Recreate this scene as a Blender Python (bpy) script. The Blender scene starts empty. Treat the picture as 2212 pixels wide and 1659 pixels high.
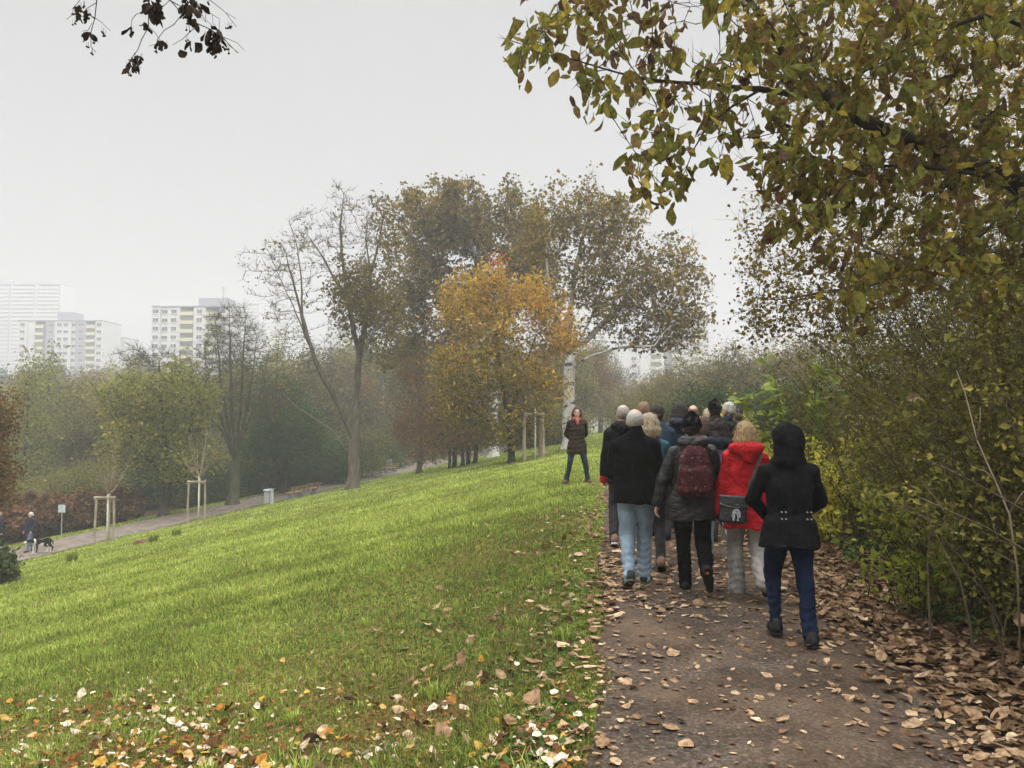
import bpy, math, random
import numpy as np
from mathutils import Vector, Matrix

SC = bpy.context.scene
COL = SC.collection
rad = math.radians

# ------------------------------------------------------------------ camera, world, sun, exposure
CAM_Z = 1.72
F = 1661.6            # focal length in units of a picture 2212 wide
PITCH = rad(2.98)
camd = bpy.data.cameras.new("camera")
camd.sensor_width = 36.0
camd.lens = 36.0 * F / 2212.0
camd.clip_start = 0.05
camd.clip_end = 6000.0
cam = bpy.data.objects.new("camera", camd)
COL.objects.link(cam)
cam.location = (0, 0, CAM_Z)
cam.rotation_euler = (rad(90) + PITCH, 0, 0)
SC.camera = cam

SUN_EL, SUN_AZ = rad(48), rad(150)
W = bpy.data.worlds.new("World")
SC.world = W
W.use_nodes = True
nt = W.node_tree
nt.nodes.clear()
def wn(t, **kw):
    n = nt.nodes.new(t)
    for k, v in kw.items():
        setattr(n, k, v)
    return n
out = wn('ShaderNodeOutputWorld')
bg = wn('ShaderNodeBackground')
bg.inputs['Strength'].default_value = 0.1
sky = wn('ShaderNodeTexSky', sky_type='NISHITA')
sky.sun_disc = False
sky.sun_elevation = SUN_EL
sky.sun_rotation = SUN_AZ
sky.air_density = 1.0
sky.dust_density = 4.0
hsv = wn('ShaderNodeHueSaturation')
hsv.inputs['Saturation'].default_value = 0.10
tc = wn('ShaderNodeTexCoord')
sep = wn('ShaderNodeSeparateXYZ')
mr = wn('ShaderNodeMapRange')
mr.inputs['From Min'].default_value = 0.0
mr.inputs['From Max'].default_value = 1.0
ramp = wn('ShaderNodeValToRGB')
cr = ramp.color_ramp
cr.elements[0].position = 0.0
cr.elements[0].color = (.187, .188, .188, 1)
cr.elements[1].position = 1.0
cr.elements[1].color = (1, 1, 1, 1)
for p, v in ((.10, .186), (.30, .182), (.53, .172), (.66, .5), (.78, .80)):
    e = cr.elements.new(p)
    e.color = (v * .995, v, v * .995, 1)
cn = wn('ShaderNodeTexNoise')
cn.inputs['Scale'].default_value = 1.6
cn.inputs['Detail'].default_value = 3.0
cmr = wn('ShaderNodeMapRange')
cmr.inputs['To Min'].default_value = .88
cmr.inputs['To Max'].default_value = 1.12
vm = wn('ShaderNodeVectorMath', operation='SCALE')
vm.inputs['Scale'].default_value = 21.0
vm2 = wn('ShaderNodeVectorMath', operation='SCALE')
zr = wn('ShaderNodeMapRange')
for i_, v_ in ((1, .55), (2, .88), (3, 1.0), (4, 2.6)):
    zr.inputs[i_].default_value = v_
vm3 = wn('ShaderNodeVectorMath', operation='SCALE')
mix = wn('ShaderNodeMixRGB')
mix.inputs['Fac'].default_value = 0.90
L = nt.links.new
L(tc.outputs['Generated'], sep.inputs[0])
L(sep.outputs['Z'], mr.inputs['Value'])
L(mr.outputs[0], ramp.inputs['Fac'])
L(tc.outputs['Generated'], cn.inputs['Vector'])
L(cn.outputs['Fac'], cmr.inputs['Value'])
L(ramp.outputs['Color'], vm.inputs[0])
L(vm.outputs[0], vm2.inputs[0])
L(cmr.outputs[0], vm2.inputs['Scale'])
L(sky.outputs['Color'], hsv.inputs['Color'])
L(hsv.outputs['Color'], mix.inputs['Color1'])
L(sep.outputs['Z'], zr.inputs['Value'])
L(vm2.outputs[0], vm3.inputs[0])
L(zr.outputs[0], vm3.inputs['Scale'])
L(vm3.outputs[0], mix.inputs['Color2'])
L(mix.outputs['Color'], bg.inputs['Color'])
L(bg.outputs[0], out.inputs['Surface'])

sund = bpy.data.lights.new("sun", 'SUN')
sund.energy = 1.5
sund.angle = rad(30)
sund.color = (1.0, .97, .92)
sun = bpy.data.objects.new("sun", sund)
COL.objects.link(sun)
sdir = Vector((math.sin(SUN_AZ) * math.cos(SUN_EL), math.cos(SUN_AZ) * math.cos(SUN_EL), math.sin(SUN_EL)))
sun.rotation_euler = sdir.to_track_quat('Z', 'Y').to_euler()
sun.location = (0, -20, 60)

SC.view_settings.view_transform = 'Standard'
SC.view_settings.look = 'None'
SC.view_settings.exposure = 0.55
SC.view_settings.gamma = 1.0
SC.view_settings.use_curve_mapping = False
SC.render.engine = 'CYCLES'
cy = SC.cycles
cy.use_denoising = True
cy.max_bounces = 5
cy.diffuse_bounces = 3
cy.glossy_bounces = 1
cy.transmission_bounces = 3
cy.transparent_max_bounces = 4
cy.volume_bounces = 1
cy.caustics_reflective = False
cy.caustics_refractive = False

# ------------------------------------------------------------------ helpers
FW = np.array([0, math.cos(PITCH), math.sin(PITCH)])
UP = np.array([0, -math.sin(PITCH), math.cos(PITCH)])
RT = np.array([1.0, 0, 0])
CAMP = np.array([0, 0, CAM_Z])

def P(px, py, d):
    """the point in the place that the photograph shows at (px, py), d metres away"""
    return CAMP + d * (FW + (px - 1106) / F * RT - (py - 829.5) / F * UP)

def rng_(seed):
    return np.random.default_rng(seed)

def nrm(v):
    v = np.asarray(v, float)
    n = np.linalg.norm(v, axis=-1, keepdims=True)
    return v / np.maximum(n, 1e-9)

def wob(p, seed, f=1.0):
    """smooth pseudo noise, about -1..1, on an array of points (N,3) or (N,2)"""
    r = rng_(seed)
    p = np.asarray(p, float)
    o = np.zeros(p.shape[:-1])
    for i in range(6):
        k = nrm(r.normal(size=p.shape[-1])) * f * (0.6 + 0.35 * i)
        o += np.sin(p @ k + r.uniform(0, 6.28) + 0.8 * np.sin(p @ np.roll(k, 1) * .7)) / (1 + .25 * i)
    return o / 2.6

class Geo:
    """collects triangles and quads with a per-vertex number 'tint', builds ONE mesh object"""
    def __init__(s):
        s.v, s.t, s.f, s.n = [], [], {}, 0
    def add(s, v, faces, tint=0.5, mat=0):
        v = np.asarray(v, float).reshape(-1, 3)
        if len(v) == 0:
            return
        s.v.append(v)
        s.t.append(np.broadcast_to(np.asarray(tint, float), (len(v),)))
        for f in (faces if isinstance(faces, list) else [faces]):
            f = np.asarray(f, np.int64)
            if len(f):
                s.f.setdefault((f.shape[1], mat), []).append(f + s.n)
        s.n += len(v)
    def mesh(s, name, mats, smooth=False):
        me = bpy.data.meshes.new(name)
        if s.n:
            v = np.concatenate(s.v).astype(np.float32)
            t = np.concatenate(s.t).astype(np.float32)
            me.vertices.add(len(v))
            me.vertices.foreach_set('co', v.ravel())
            loops, starts, mi, st = [], [], [], 0
            for (k, m), fl in s.f.items():
                f = np.concatenate(fl)
                loops.append(f.ravel())
                starts.append(st + np.arange(len(f)) * k)
                mi.append(np.full(len(f), m))
                st += f.size
            lo = np.concatenate(loops).astype(np.int32)
            sa = np.concatenate(starts).astype(np.int32)
            me.loops.add(len(lo))
            me.loops.foreach_set('vertex_index', lo)
            me.polygons.add(len(sa))
            me.polygons.foreach_set('loop_start', sa)
            me.polygons.foreach_set('material_index', np.concatenate(mi).astype(np.int32))
            me.polygons.foreach_set('use_smooth', np.full(len(sa), smooth))
            a = me.attributes.new('tint', 'FLOAT', 'POINT')
            a.data.foreach_set('value', t)
            me.update(calc_edges=True)
        for m in (mats if isinstance(mats, (list, tuple)) else [mats]):
            me.materials.append(m)
        return me
    def obj(s, name, mats, parent=None, smooth=False, loc=None):
        o = bpy.data.objects.new(name, s.mesh(name, mats, smooth))
        COL.objects.link(o)
        if parent is not None:
            o.parent = parent
        if loc is not None:
            o.location = loc
        return o
    # shapes ---------------------------------------------------------
    def box(s, c, size, R=None, tint=.5, bev=0.0, mat=0):
        h = np.array(size, float) / 2
        if bev <= 0:
            q = np.array([[x, y, z] for x in (-1, 1) for y in (-1, 1) for z in (-1, 1)], float) * h
            f = [[0, 1, 3, 2], [4, 6, 7, 5], [0, 4, 5, 1], [2, 3, 7, 6], [0, 2, 6, 4], [1, 5, 7, 3]]
        else:
            b = min(bev, h.min() * .9)
            q, f, idx = [], [], {}
            for x in (-1, 1):
                for y in (-1, 1):
                    for z in (-1, 1):
                        for ax in range(3):
                            p = np.array([x, y, z]) * (h - b)
                            p[ax] += (x, y, z)[ax] * b
                            idx[(x, y, z, ax)] = len(q)
                            q.append(p)
            q = np.array(q)
            def quad(a):
                c = q[a].mean(0)
                n = np.cross(q[a[1]] - q[a[0]], q[a[2]] - q[a[0]])
                return a if n @ c > 0 else a[::-1]
            for ax in range(3):
                o1, o2 = (ax + 1) % 3, (ax + 2) % 3
                for sg in (-1, 1):
                    a = []
                    for s1, s2 in ((-1, -1), (1, -1), (1, 1), (-1, 1)):
                        k = [0, 0, 0]; k[ax] = sg; k[o1] = s1; k[o2] = s2
                        a.append(idx[(*k, ax)])
                    f.append(quad(a))
                for s1 in (-1, 1):
                    for s2 in (-1, 1):
                        k = [0, 0, 0]; k[o1] = s1; k[o2] = s2
                        k0, k1 = k[:], k[:]
                        k0[ax], k1[ax] = -1, 1
                        f.append(quad([idx[(*k0, o1)], idx[(*k1, o1)], idx[(*k1, o2)], idx[(*k0, o2)]]))
            tri = []
            for x in (-1, 1):
                for y in (-1, 1):
                    for z in (-1, 1):
                        tri.append(quad([idx[(x, y, z, 0)], idx[(x, y, z, 1)], idx[(x, y, z, 2)]]))
        if R is not None:
            q = q @ np.asarray(R).T
        q = q + np.asarray(c, float)
        s.add(q, [np.array(f)] if bev <= 0 else [np.array(f), np.array(tri)], tint, mat)
    def tube(s, pts, r, k=6, tint=.5, cap=True, mat=0):
        pts = np.asarray(pts, float)
        n = len(pts)
        r = np.broadcast_to(np.asarray(r, float), (n,))
        t = np.empty_like(pts)
        t[1:-1] = pts[2:] - pts[:-2]
        t[0] = pts[1] - pts[0]
        t[-1] = pts[-1] - pts[-2]
        t = nrm(t)
        m = nrm(t.mean(0))
        ref = np.eye(3)[np.argmin(np.abs(m))]
        u = nrm(np.cross(t, ref))
        w = np.cross(t, u)
        a = np.arange(k) * 2 * math.pi / k
        ring = pts[:, None] + r[:, None, None] * (np.cos(a)[None, :, None] * u[:, None] + np.sin(a)[None, :, None] * w[:, None])
        i = np.arange(n - 1)[:, None] * k
        j = np.arange(k)[None]
        j2 = (j + 1) % k
        f = np.stack([i + j, i + j2, i + k + j2, i + k + j], -1).reshape(-1, 4)
        fs = [f]
        v = ring.reshape(-1, 3)
        if cap and k >= 3:
            if k == 4:
                fs.append(np.array([[3, 2, 1, 0], [(n - 1) * k + q for q in range(4)]]))
            elif k > 4:
                v = np.concatenate([v, pts[:1], pts[-1:]])
                c0, c1 = n * k, n * k + 1
                fs.append(np.array([[(q + 1) % k, q, c0] for q in range(k)] + [[(n - 1) * k + q, (n - 1) * k + (q + 1) % k, c1] for q in range(k)]))
        s.add(v, fs, tint, mat)
    def twigs(s, a, b, r, tint=.5, mat=0):
        """many three-sided spikes from a to b (arrays)"""
        a, b = np.asarray(a), np.asarray(b)
        if len(a) == 0:
            return
        n = len(a)
        t = nrm(b - a)
        ref = np.where(np.abs(t[:, 2:3]) > .8, np.array([[1., 0, 0]]), np.array([[0., 0, 1]]))
        u = nrm(np.cross(t, ref))
        w = np.cross(t, u)
        r = np.broadcast_to(np.asarray(r, float), (n,))[:, None]
        v = np.stack([a + r * u, a + r * (-.5 * u + .87 * w), a + r * (-.5 * u - .87 * w), b], 1)
        i = np.arange(n)[:, None] * 4
        f = np.concatenate([i + np.array([[0, 1, 3]]), i + np.array([[1, 2, 3]]), i + np.array([[2, 0, 3]])])
        s.add(v.reshape(-1, 3), f, tint, mat)
    def leaves(s, p, ax, nr, size, ratio=.5, tint=.5, fold=.2):
        """many folded diamond leaves: base p, long axis ax, face normal nr"""
        n = len(p)
        if n == 0:
            return
        size = np.broadcast_to(np.asarray(size, float), (n,))[:, None]
        ax = nrm(ax)
        sd = nrm(np.cross(ax, nr))
        nn = np.cross(sd, ax)
        h = size * ratio * .5
        v = np.stack([p, p + ax * size * .45 + sd * h + nn * size * fold, p + ax * size, p + ax * size * .45 - sd * h + nn * size * fold], 1)
        i = np.arange(n)[:, None] * 4
        f = np.concatenate([i + np.array([[0, 1, 2]]), i + np.array([[0, 2, 3]])])
        s.add(v.reshape(-1, 3), f, np.repeat(np.broadcast_to(tint, (n,)), 4))
    def big_leaves(s, p, ax, nr, size, ratio=.5, tint=.5, fold=.15, curl=.3, rg=None):
        """leaves with a pointed oval outline, a midrib fold and a curl: 11 vertices each"""
        n = len(p)
        if n == 0:
            return
        rg = rg or rng_(5)
        size = np.broadcast_to(np.asarray(size, float), (n,))[:, None]
        ratio = np.broadcast_to(np.asarray(ratio, float), (n,))[:, None]
        curl = np.broadcast_to(np.asarray(curl, float), (n,))[:, None]
        fold = np.broadcast_to(np.asarray(fold, float), (n,))[:, None]
        ax = nrm(ax)
        sd = nrm(np.cross(ax, nr))
        nn = np.cross(sd, ax)
        T = [0, .28, .6, .85, 1.0]
        Wd = [0.0, .42, .5, .30, 0]
        mid, lf, rt = [], [], []
        for t, w in zip(T, Wd):
            c = p + ax * size * t * (1 - .25 * np.abs(curl) * t) + nn * size * curl * (t * t)
            jl = 1 + rg.normal(0, .16, (n, 1))
            jr = 1 + rg.normal(0, .16, (n, 1))
            mid.append(c)
            lf.append(c + sd * size * ratio * w * jl + nn * size * ratio * w * fold * (1 + rg.normal(0, .7, (n, 1))))
            rt.append(c - sd * size * ratio * w * jr + nn * size * ratio * w * fold * (1 + rg.normal(0, .7, (n, 1))))
        v = np.stack([mid[0], mid[1], mid[2], mid[3], mid[4], lf[1], lf[2], lf[3], rt[1], rt[2], rt[3]], 1)
        i = np.arange(n)[:, None] * 11
        tri = np.concatenate([i + np.array([q]) for q in ([0, 1, 5], [3, 4, 7], [0, 8, 1], [3, 10, 4])])
        quad = np.concatenate([i + np.array([q]) for q in ([1, 2, 6, 5], [2, 3, 7, 6], [1, 8, 9, 2], [2, 9, 10, 3])])
        s.add(v.reshape(-1, 3), [tri, quad], np.repeat(np.broadcast_to(tint, (n,)), 11))

def tag(o, label=None, cat=None, group=None, kind=None):
    if label: o['label'] = label
    if cat: o['category'] = cat
    if group: o['group'] = group
    if kind: o['kind'] = kind
    return o

def empty(name, loc, rz=0.0):
    o = bpy.data.objects.new(name, None)
    o.empty_display_size = .1
    COL.objects.link(o)
    o.location = loc
    o.rotation_euler = (0, 0, rz)
    return o

def copy_tree(o, parent=None):
    c = o.copy()
    COL.objects.link(c)
    if parent is not None:
        c.parent = parent
    for ch in list(o.children):
        copy_tree(ch, c)
    return c

# ------------------------------------------------------------------ materials
def new_mat(name):
    m = bpy.data.materials.new(name)
    m.use_nodes = True
    n = m.node_tree
    n.nodes.clear()
    return m, n, n.nodes.new, n.links.new

def set_ramp(r, stops):
    c = r.color_ramp
    while len(c.elements) > 1:
        c.elements.remove(c.elements[-1])
    c.elements[0].position = stops[0][0]
    c.elements[0].color = (*stops[0][1], 1)
    for p, col in stops[1:]:
        e = c.elements.new(p)
        e.color = (*col, 1)

def foliage(name, stops, trans=.35, gloss=0.0, noise=0.0):
    m, n, N, L = new_mat(name)
    o = N('ShaderNodeOutputMaterial')
    at = N('ShaderNodeAttribute'); at.attribute_name = 'tint'
    rp = N('ShaderNodeValToRGB'); set_ramp(rp, stops)
    L(at.outputs['Fac'], rp.inputs['Fac'])
    col = rp.outputs['Color']
    if noise:
        tx = N('ShaderNodeTexNoise'); tx.inputs['Scale'].default_value = noise; tx.inputs['Detail'].default_value = 3
        g = N('ShaderNodeNewGeometry')
        L(g.outputs['Position'], tx.inputs['Vector'])
        mp = N('ShaderNodeMapRange'); mp.inputs['From Min'].default_value = .3; mp.inputs['From Max'].default_value = .7
        mp.inputs['To Min'].default_value = .45; mp.inputs['To Max'].default_value = 1.35
        L(tx.outputs['Fac'], mp.inputs['Value'])
        sc = N('ShaderNodeVectorMath'); sc.operation = 'SCALE'
        L(col, sc.inputs[0]); L(mp.outputs[0], sc.inputs['Scale'])
        col = sc.outputs[0]
    d = N('ShaderNodeBsdfDiffuse'); L(col, d.inputs['Color'])
    sh = d.outputs[0]
    if trans:
        t = N('ShaderNodeBsdfTranslucent'); L(col, t.inputs['Color'])
        mx = N('ShaderNodeMixShader'); mx.inputs[0].default_value = trans
        L(sh, mx.inputs[1]); L(t.outputs[0], mx.inputs[2])
        sh = mx.outputs[0]
    if gloss:
        gl = N('ShaderNodeBsdfGlossy'); gl.inputs['Roughness'].default_value = .42
        mx = N('ShaderNodeMixShader'); mx.inputs[0].default_value = gloss
        L(sh, mx.inputs[1]); L(gl.outputs[0], mx.inputs[2])
        sh = mx.outputs[0]
    L(sh, o.inputs['Surface'])
    return m

def cloth(name, col, rough=.85, var=.25, scale=14., bump=.25, bscale=40., stretch=(1, 1, 1), sheen=.0, spec=.12, pattern=None):
    """a woven or leathery surface: noisy colour, wrinkled bump"""
    m, n, N, L = new_mat(name)
    o = N('ShaderNodeOutputMaterial')
    b = N('ShaderNodeBsdfPrincipled')
    tcn = N('ShaderNodeTexCoord')
    mp = N('ShaderNodeMapping'); mp.inputs['Scale'].default_value = stretch
    L(tcn.outputs['Object'], mp.inputs['Vector'])
    tx = N('ShaderNodeTexNoise'); tx.inputs['Scale'].default_value = scale; tx.inputs['Detail'].default_value = 4
    L(mp.outputs[0], tx.inputs['Vector'])
    rp = N('ShaderNodeValToRGB')
    lo = tuple(max(c * (1 - var), 0) for c in col)
    hi = tuple(min(c * (1 + var), 1) for c in col)
    set_ramp(rp, [(.3, lo), (.7, hi)])
    L(tx.outputs['Fac'], rp.inputs['Fac'])
    colout = rp.outputs['Color']
    if pattern:
        colout = pattern(n, N, L, tcn, colout)
    L(colout, b.inputs['Base Color'])
    b.inputs['Roughness'].default_value = rough
    b.inputs['Specular IOR Level'].default_value = spec
    if sheen:
        b.inputs['Sheen Weight'].default_value = sheen
    if bump:
        t2 = N('ShaderNodeTexNoise'); t2.inputs['Scale'].default_value = bscale; t2.inputs['Detail'].default_value = 3
        L(mp.outputs[0], t2.inputs['Vector'])
        bp = N('ShaderNodeBump'); bp.inputs['Strength'].default_value = min(bump * 1.5, 1); bp.inputs['Distance'].default_value = .03
        L(t2.outputs['Fac'], bp.inputs['Height']); L(bp.outputs[0], b.inputs['Normal'])
    L(b.outputs[0], o.inputs['Surface'])
    return m

def bark(name, c1, c2, scale=6., stretch=(1, 1, .25), marks=None):
    m, n, N, L = new_mat(name)
    o = N('ShaderNodeOutputMaterial')
    b = N('ShaderNodeBsdfPrincipled')
    tcn = N('ShaderNodeTexCoord')
    mp = N('ShaderNodeMapping'); mp.inputs['Scale'].default_value = stretch
    L(tcn.outputs['Object'], mp.inputs['Vector'])
    tx = N('ShaderNodeTexNoise'); tx.inputs['Scale'].default_value = scale; tx.inputs['Detail'].default_value = 6
    L(mp.outputs[0], tx.inputs['Vector'])
    rp = N('ShaderNodeValToRGB'); set_ramp(rp, [(.35, c1), (.65, c2)])
    L(tx.outputs['Fac'], rp.inputs['Fac'])
    col = rp.outputs['Color']
    if marks:
        mp2 = N('ShaderNodeMapping'); mp2.inputs['Scale'].default_value = (1.2, 1.2, 3.2)
        L(tcn.outputs['Object'], mp2.inputs['Vector'])
        t3 = N('ShaderNodeTexNoise'); t3.inputs['Scale'].default_value = 1.1; t3.inputs['Detail'].default_value = 5; t3.inputs['Roughness'].default_value = .65
        L(mp2.outputs[0], t3.inputs['Vector'])
        r2 = N('ShaderNodeValToRGB'); set_ramp(r2, [(.53, (0, 0, 0)), (.60, (1, 1, 1))])
        L(t3.outputs['Fac'], r2.inputs['Fac'])
        mx = N('ShaderNodeMixRGB'); mx.inputs['Color2'].default_value = (*marks, 1)
        L(r2.outputs['Color'], mx.inputs['Fac']); L(col, mx.inputs['Color1'])
        col = mx.outputs['Color']
    L(col, b.inputs['Base Color'])
    b.inputs['Roughness'].default_value = .95
    b.inputs['Specular IOR Level'].default_value = .1
    bp = N('ShaderNodeBump'); bp.inputs['Strength'].default_value = .6; bp.inputs['Distance'].default_value = .03
    L(tx.outputs['Fac'], bp.inputs['Height']); L(bp.outputs[0], b.inputs['Normal'])
    L(b.outputs[0], o.inputs['Surface'])
    return m
# ------------------------------------------------------------------ ground
_ty = np.linspace(-80, 900, 3920)
_tz = np.interp(_ty, [-80, 0, 6, 8, 12, 17.5, 25, 36, 60, 100, 200, 900], [-2, 0, .03, .09, .24, .42, .58, .70, .80, .8, .4, -1])
_tz = np.convolve(np.pad(_tz, 8, 'edge'), np.ones(17) / 17, 'valid')
def zpath(y):
    return np.interp(y, _ty, _tz)
def path_edge(y):
    return .35 + .125 * (np.asarray(y, float) - 3.85)
PW = 2.55                                    # width of the tarmac path
def lower_x(y):
    return -22 + .313 * (np.asarray(y, float) - 35)
def side(x, y):
    return (path_edge(y) - x) * .992
def side_lower(y):
    return np.maximum((path_edge(y) - lower_x(y)) * .992, 6.0)
def fslope(s):
    return .2 * (np.sqrt(s * s + .36) - .6)
LW = 1.45                                    # half width of the lower path
def gz(x, y):
    x, y = np.asarray(x, float), np.asarray(y, float)
    s = side(x, y)
    sl = side_lower(y)
    drop = np.where(s > 0, fslope(np.clip(s, 0, sl - LW - .3)), 0)
    drop = drop + .03 * np.clip(s - (sl - LW - .3), 0, 2 * LW + .6)
    b = s - (sl + LW + .3)
    drop = drop + .16 * np.clip(b, 0, 3) + .09 * np.clip(b - 3, 0, 30)
    r = np.clip(-s - PW, 0, None)
    z = zpath(y) - drop + .07 * np.clip(r, 0, 12)
    p = np.stack([x, y], -1)
    m = np.clip((s - .5) / 2, 0, 1) * np.clip((sl - LW - .8 - s) / 1.5, 0, 1)
    far = np.clip(b / 10, 0, 1)
    return z + m * (.022 * wob(p, 3, 1.1) + .03 * wob(p, 4, .35)) + far * .4 * wob(p, 9, .08)
def G(x, y):
    return float(gz(np.array([x]), np.array([y]))[0])

def grid_faces(nx, ny):
    i, j = np.meshgrid(np.arange(nx - 1), np.arange(ny - 1), indexing='ij')
    a = (i * ny + j).ravel()
    return np.stack([a, a + ny, a + ny + 1, a + 1], 1)

xs = np.unique(np.concatenate([np.linspace(-2500, -200, 24), np.linspace(-200, -60, 36), np.arange(-60, -8, .7), np.arange(-8, 10, .22), np.arange(10, 60, 1.5), np.linspace(60, 250, 24), np.linspace(250, 2500, 20)]))
ys = np.unique(np.concatenate([np.linspace(-80, -2, 30), np.arange(-2, 30, .33), np.arange(30, 110, 1.0), np.linspace(110, 400, 60), np.linspace(400, 3000, 26)]))
X, Y = np.meshgrid(xs, ys, indexing='ij')
Z = gz(X, Y)
sv, slv = side(X, Y), side_lower(Y)
litter = np.clip((sv - (slv + LW + 2.2)) / 1.2, 0, 1) + np.clip((-sv - PW - .1) / .5, 0, 1)
g = Geo()
g.add(np.stack([X, Y, Z], -1).reshape(-1, 3), grid_faces(len(xs), len(ys)), np.clip(litter, 0, 1).ravel())

m, n, N, L = new_mat('meadow_soil')
o = N('ShaderNodeOutputMaterial'); b = N('ShaderNodeBsdfPrincipled')
b.inputs['Roughness'].default_value = 1.0; b.inputs['Specular IOR Level'].default_value = .05
geo = N('ShaderNodeNewGeometry')
t1 = N('ShaderNodeTexNoise'); t1.inputs['Scale'].default_value = .55; t1.inputs['Detail'].default_value = 5
t2 = N('ShaderNodeTexNoise'); t2.inputs['Scale'].default_value = 9.0; t2.inputs['Detail'].default_value = 6
t3 = N('ShaderNodeTexNoise'); t3.inputs['Scale'].default_value = 60.0; t3.inputs['Detail'].default_value = 4
for t in (t1, t2, t3): L(geo.outputs['Position'], t.inputs['Vector'])
r1 = N('ShaderNodeValToRGB'); set_ramp(r1, [(.25, (.06, .055, .02)), (.45, (.10, .12, .022)), (.6, (.15, .19, .028)), (.8, (.19, .19, .05))])
a1 = N('ShaderNodeMath'); a1.operation = 'MULTIPLY_ADD'; a1.inputs[1].default_value = .55
L(t2.outputs['Fac'], a1.inputs[0])
a2 = N('ShaderNodeMath'); a2.operation = 'MULTIPLY'; a2.inputs[1].default_value = .45
L(t1.outputs['Fac'], a2.inputs[0]); L(a2.outputs[0], a1.inputs[2])
L(a1.outputs[0], r1.inputs['Fac'])
r2 = N('ShaderNodeValToRGB'); set_ramp(r2, [(.3, (.02, .014, .008)), (.5, (.06, .038, .02)), (.62, (.10, .062, .03)), (.75, (.05, .05, .018))])
a3 = N('ShaderNodeMath'); a3.operation = 'MULTIPLY_ADD'; a3.inputs[1].default_value = .5
L(t3.outputs['Fac'], a3.inputs[0])
a4 = N('ShaderNodeMath'); a4.operation = 'MULTIPLY'; a4.inputs[1].default_value = .5
L(t2.outputs['Fac'], a4.inputs[0]); L(a4.outputs[0], a3.inputs[2]); L(a3.outputs[0], r2.inputs['Fac'])
at = N('ShaderNodeAttribute'); at.attribute_name = 'tint'
mx = N('ShaderNodeMixRGB'); L(at.outputs['Fac'], mx.inputs['Fac']); L(r1.outputs['Color'], mx.inputs['Color1']); L(r2.outputs['Color'], mx.inputs['Color2'])
L(mx.outputs['Color'], b.inputs['Base Color'])
bp = N('ShaderNodeBump'); bp.inputs['Strength'].default_value = .7; bp.inputs['Distance'].default_value = .04
L(t3.outputs['Fac'], bp.inputs['Height']); L(bp.outputs[0], b.inputs['Normal'])
L(b.outputs[0], o.inputs['Surface'])
M_SOIL = m
tag(g.obj('ground', M_SOIL, smooth=True), kind='structure')

def gravel_mat(name, base, speck, dark, wear):
    m, n, N, L = new_mat(name)
    o = N('ShaderNodeOutputMaterial'); b = N('ShaderNodeBsdfPrincipled')
    geo = N('ShaderNodeNewGeometry')
    v = N('ShaderNodeTexVoronoi'); v.inputs['Scale'].default_value = 95.0
    v2 = N('ShaderNodeTexNoise'); v2.inputs['Scale'].default_value = 38.0; v2.inputs['Detail'].default_value = 6; v2.inputs['Roughness'].default_value = .75
    v3 = N('ShaderNodeTexNoise'); v3.inputs['Scale'].default_value = .9; v3.inputs['Detail'].default_value = 5
    for t in (v, v2, v3): L(geo.outputs['Position'], t.inputs['Vector'])
    r = N('ShaderNodeValToRGB'); set_ramp(r, [(.3, dark), (.5, base), (.68, speck)])
    L(v2.outputs['Fac'], r.inputs['Fac'])
    c2 = N('ShaderNodeMixRGB'); c2.blend_type = 'OVERLAY'; c2.inputs['Fac'].default_value = .22
    L(r.outputs['Color'], c2.inputs['Color1']); L(v.outputs['Color'], c2.inputs['Color2'])
    bw = N('ShaderNodeHueSaturation'); bw.inputs['Saturation'].default_value = .65
    L(c2.outputs['Color'], bw.inputs['Color'])
    r3 = N('ShaderNodeValToRGB'); set_ramp(r3, [(.35, (0, 0, 0)), (.7, (1, 1, 1))]); L(v3.outputs['Fac'], r3.inputs['Fac'])
    c3 = N('ShaderNodeMixRGB'); c3.inputs['Color2'].default_value = (*wear, 1)
    ml = N('ShaderNodeMath'); ml.operation = 'MULTIPLY'; ml.inputs[1].default_value = .7
    L(r3.outputs['Color'], ml.inputs[0]); L(ml.outputs[0], c3.inputs['Fac']); L(bw.outputs['Color'], c3.inputs['Color1'])
    v4 = N('ShaderNodeTexNoise'); v4.inputs['Scale'].default_value = 2.3; v4.inputs['Detail'].default_value = 7; v4.inputs['Roughness'].default_value = .65
    L(geo.outputs['Position'], v4.inputs['Vector'])
    r5 = N('ShaderNodeMapRange')
    for i_, q_ in ((1, .36), (2, .6), (3, .62), (4, 1.25)):
        r5.inputs[i_].default_value = q_
    L(v4.outputs['Fac'], r5.inputs['Value'])
    s5 = N('ShaderNodeVectorMath'); s5.operation = 'SCALE'
    L(c3.outputs['Color'], s5.inputs[0]); L(r5.outputs[0], s5.inputs['Scale'])
    L(s5.outputs[0], b.inputs['Base Color'])
    b.inputs['Roughness'].default_value = .92; b.inputs['Specular IOR Level'].default_value = .06
    bp = N('ShaderNodeBump'); bp.inputs['Strength'].default_value = .8; bp.inputs['Distance'].default_value = .008
    L(v2.outputs['Fac'], bp.inputs['Height']); L(bp.outputs[0], b.inputs['Normal'])
    L(b.outputs[0], o.inputs['Surface'])
    return m
M_TARMAC = gravel_mat('worn_tarmac', (.052, .035, .023), (.15, .105, .07), (.018, .012, .008), (.088, .056, .033))
M_LOWER = gravel_mat('beige_gravel', (.13, .10, .077), (.21, .165, .13), (.07, .054, .042), (.155, .115, .085))

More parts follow.
